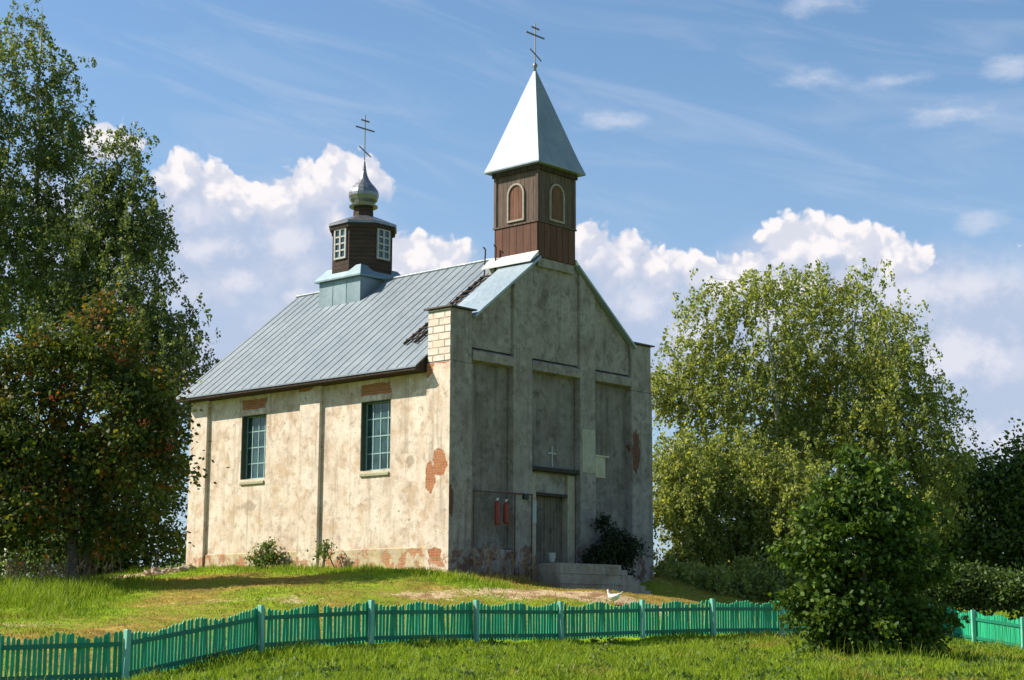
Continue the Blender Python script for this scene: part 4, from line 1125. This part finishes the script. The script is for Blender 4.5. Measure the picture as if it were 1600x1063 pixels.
tree('maple_bush', 'dense dark green maple bush in front of the fence at right', 'bush', bxy(1352, 37.6),
     lob([(1334, 715, 22, 30), (1350, 760, 45, 30), (1236, 870, 18, 24), (1240, 950, 20, 20), (1468, 880, 20, 20), (1470, 960, 22, 18), (1440, 800, 20, 22), (1305, 795, 42, 48), (1375, 775, 36, 50), (1340, 830, 80, 60), (1275, 870, 50, 55), (1410, 850, 55, 60), (1340, 920, 90, 60), (1420, 930, 55, 60), (1285, 955, 50, 40), (1350, 985, 90, 40), (1445, 985, 32, 30)], 37.6),
     'broad', 300, 85, M['mapleleaf'], M['bark'], .08, .13, 60, spread=.17, stems=4, rag=.75)
tree('broadleaf_tree', 'dark green tree at the right edge behind the fence', 'tree', bxy(1575, 74),
     lob([(1595, 720, 45, 50), (1555, 770, 45, 60), (1610, 800, 70, 80), (1540, 850, 55, 70), (1600, 880, 70, 60), (1650, 750, 60, 80)], 74),
     'broad', 260, 100, M['darkleaf'], M['bark'], .2, .2, 61, spread=.5)
tree('broadleaf_tree', 'dark tree in the gap right of the birches, behind the maple bush', 'tree', bxy(1485, 77),
     lob([(1490, 770, 40, 70), (1470, 850, 60, 80), (1500, 900, 50, 50), (1420, 880, 60, 60)], 77),
     'broad', 200, 100, M['darkleaf'], M['bark'], .16, .2, 62, spread=.5)
tree('bush', 'low dark bushes growing along the far side of the fence, right of the maple bush', 'bush', bxy(1530, 62),
     lob([(1490, 915, 40, 35), (1540, 920, 45, 32), (1590, 925, 45, 34), (1640, 925, 45, 36), (1440, 920, 45, 34)], 62), 'broad', 170, 80, M['darkleaf'], M['bark'], .05, .14, 63, spread=.3, stems=3)
def far_wood():
    r = np.random.default_rng(90); cs = []
    for x in np.arange(-75, 90, 2.2):
        y = 125+r.normal()*6; h = 2.5+2.5*vnoise(x, y, .12, 77)+1.5*r.random()
        n = 260; d = r.normal(size=(n, 3)); d /= np.linalg.norm(d, axis=1)[:, None]
        p = d*(r.random(n)**.4)[:, None]*[2.2, 1.8, h*.55]+[x, y, 1.9+h*.5]; cs.append(p)
    c = np.concatenate(cs); c = c[c[:, 2] > 1.9]
    co, fc = leafquads(c, r.normal(size=c.shape), .55, .42, r)
    tag(mesh_np('far_wood', co, fc, None, M['darkleaf']), kind='stuff')
far_wood()
# shrub at the door, and small plants along the wall
q = CW(8.0, -.35)
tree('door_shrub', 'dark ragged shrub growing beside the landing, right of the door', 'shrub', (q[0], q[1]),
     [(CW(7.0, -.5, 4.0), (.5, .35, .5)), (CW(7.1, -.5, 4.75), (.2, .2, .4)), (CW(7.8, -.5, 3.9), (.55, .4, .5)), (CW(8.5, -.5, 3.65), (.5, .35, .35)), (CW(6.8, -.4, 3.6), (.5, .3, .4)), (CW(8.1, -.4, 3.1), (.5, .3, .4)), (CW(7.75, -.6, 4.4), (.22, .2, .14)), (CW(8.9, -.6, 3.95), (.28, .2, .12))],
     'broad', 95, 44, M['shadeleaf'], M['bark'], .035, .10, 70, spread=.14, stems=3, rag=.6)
for k, (px, py, Y, s, lb) in enumerate(((417, 868, 56.2, .60, 'leafy green sapling at the foot of the church wall under the far window'), (506, 856, 54.2, .34, 'thin small sapling at the foot of the middle pilaster'))):
    c = at(px, py, Y)
    tree('wall_sapling', lb, 'sapling', (c[0], c[1]), [(c+[0, 0, -.1], (s*.8, s*.6, s)), (c+[.1, 0, .25*s], (s*.35, s*.3, s*.7))], 'broad', (54, 15)[k], (26, 18)[k], M['weedleaf'], M['bark'], .015, .09, 80+k, 'saplings along the church wall', spread=.12, stems=3)

# tall weeds in front of the rowan, and dead stalks under the facade
def weeds(name, pts, hmin, hmax, seed, m):
    r = np.random.default_rng(seed); pa = []
    for (x, y) in pts:
        h = hmin+(hmax-hmin)*r.random(); b = np.array([x, y, gz(x, y)-.02]); l = r.normal(size=2)*.12*h
        pa.append((np.array([b, b+[l[0]*.4, l[1]*.4, h*.55], b+[l[0], l[1], h]]), np.array([.008, .007, .003])))
        for k in range(5):
            f = .45+.5*r.random(); q = b+[l[0]*f, l[1]*f, h*f]; d = r.normal(size=3)*.10*h; d[2] = abs(d[2])+.10*h
            pa.append((np.array([q, q+d*.6, q+d]), np.array([.005, .016, .004])))
    co, fc = tubes(pa, 4); return tag(mesh_np(name, co, fc, None, m), kind='stuff')
M['stalk'] = paint('dry_stalks', (.34, .22, .13), (.26, .12, .08), .9, 4.)
r_ = np.random.default_rng(5)
pts = [tuple(at(px, 905, 49+3*r_.random())[:2]) for px in r_.normal(90, 60, 90)]
def broad_weeds(name, n, seed):
    r = np.random.default_rng(seed); x, y = reg_front(r, n); z_ = hgt(x, y); k = 26; n = len(x)
    s_ = (.06+.14*r.random(n)**2)
    d = r.normal(size=(n, k, 3)); d[..., 2] = np.abs(d[..., 2])*.8+.2
    c = np.c_[x, y, z_][:, None]+d*s_[:, None, None]*.75
    co, fc = leafquads(c.reshape(-1, 3), d.reshape(-1, 3), .085, .06, r)
    tag(mesh_np(name, co, fc, None, M['weedleaf']), kind='stuff')
broad_weeds('ground_weeds', 1500, 44)
weeds('tall_weeds', pts, .4, 1.0, 6, M['stalk'])
pts = [tuple(CW(.8+3.0*r_.random(), -.25-.6*r_.random())[:2]) for k in range(34)]
weeds('dead_stalks', pts, .35, 1.0, 8, M['stalk'])

# rubble at the far corner of the side wall
gR = 'stones of the rubble heap at the church corner'
for k in range(16):
    px = r_.uniform(228, 300); q = at(px, 897-(px-228)*.10, 58.2+r_.normal()*.4); x, y = q[0], q[1]
    s = r_.uniform(.10, .24)
    bm = bmesh.new(); bmesh.ops.create_icosphere(bm, subdivisions=2, radius=s)
    for v_ in bm.verts:
        n_ = v_.co.normalized(); f_ = .8+.4*math.sin(n_.x*5+k)*math.cos(n_.y*4-k*2)
        v_.co = Vector((v_.co.x*1.3, v_.co.y, v_.co.z*.65))*f_
    me = bpy.data.meshes.new('rubble_stone'); bm.to_mesh(me); bm.free(); me.materials.append(M['stone'])
    o = bpy.data.objects.new('rubble_stone', me); COL.objects.link(o)
    o.location = (x, y, gz(x, y)+s*.25+.05); o.rotation_euler = (r_.random()*.5, r_.random()*.5, r_.random()*6)
    tag(o, 'broken reddish stone in the rubble heap at the far church corner', 'stone', gR)
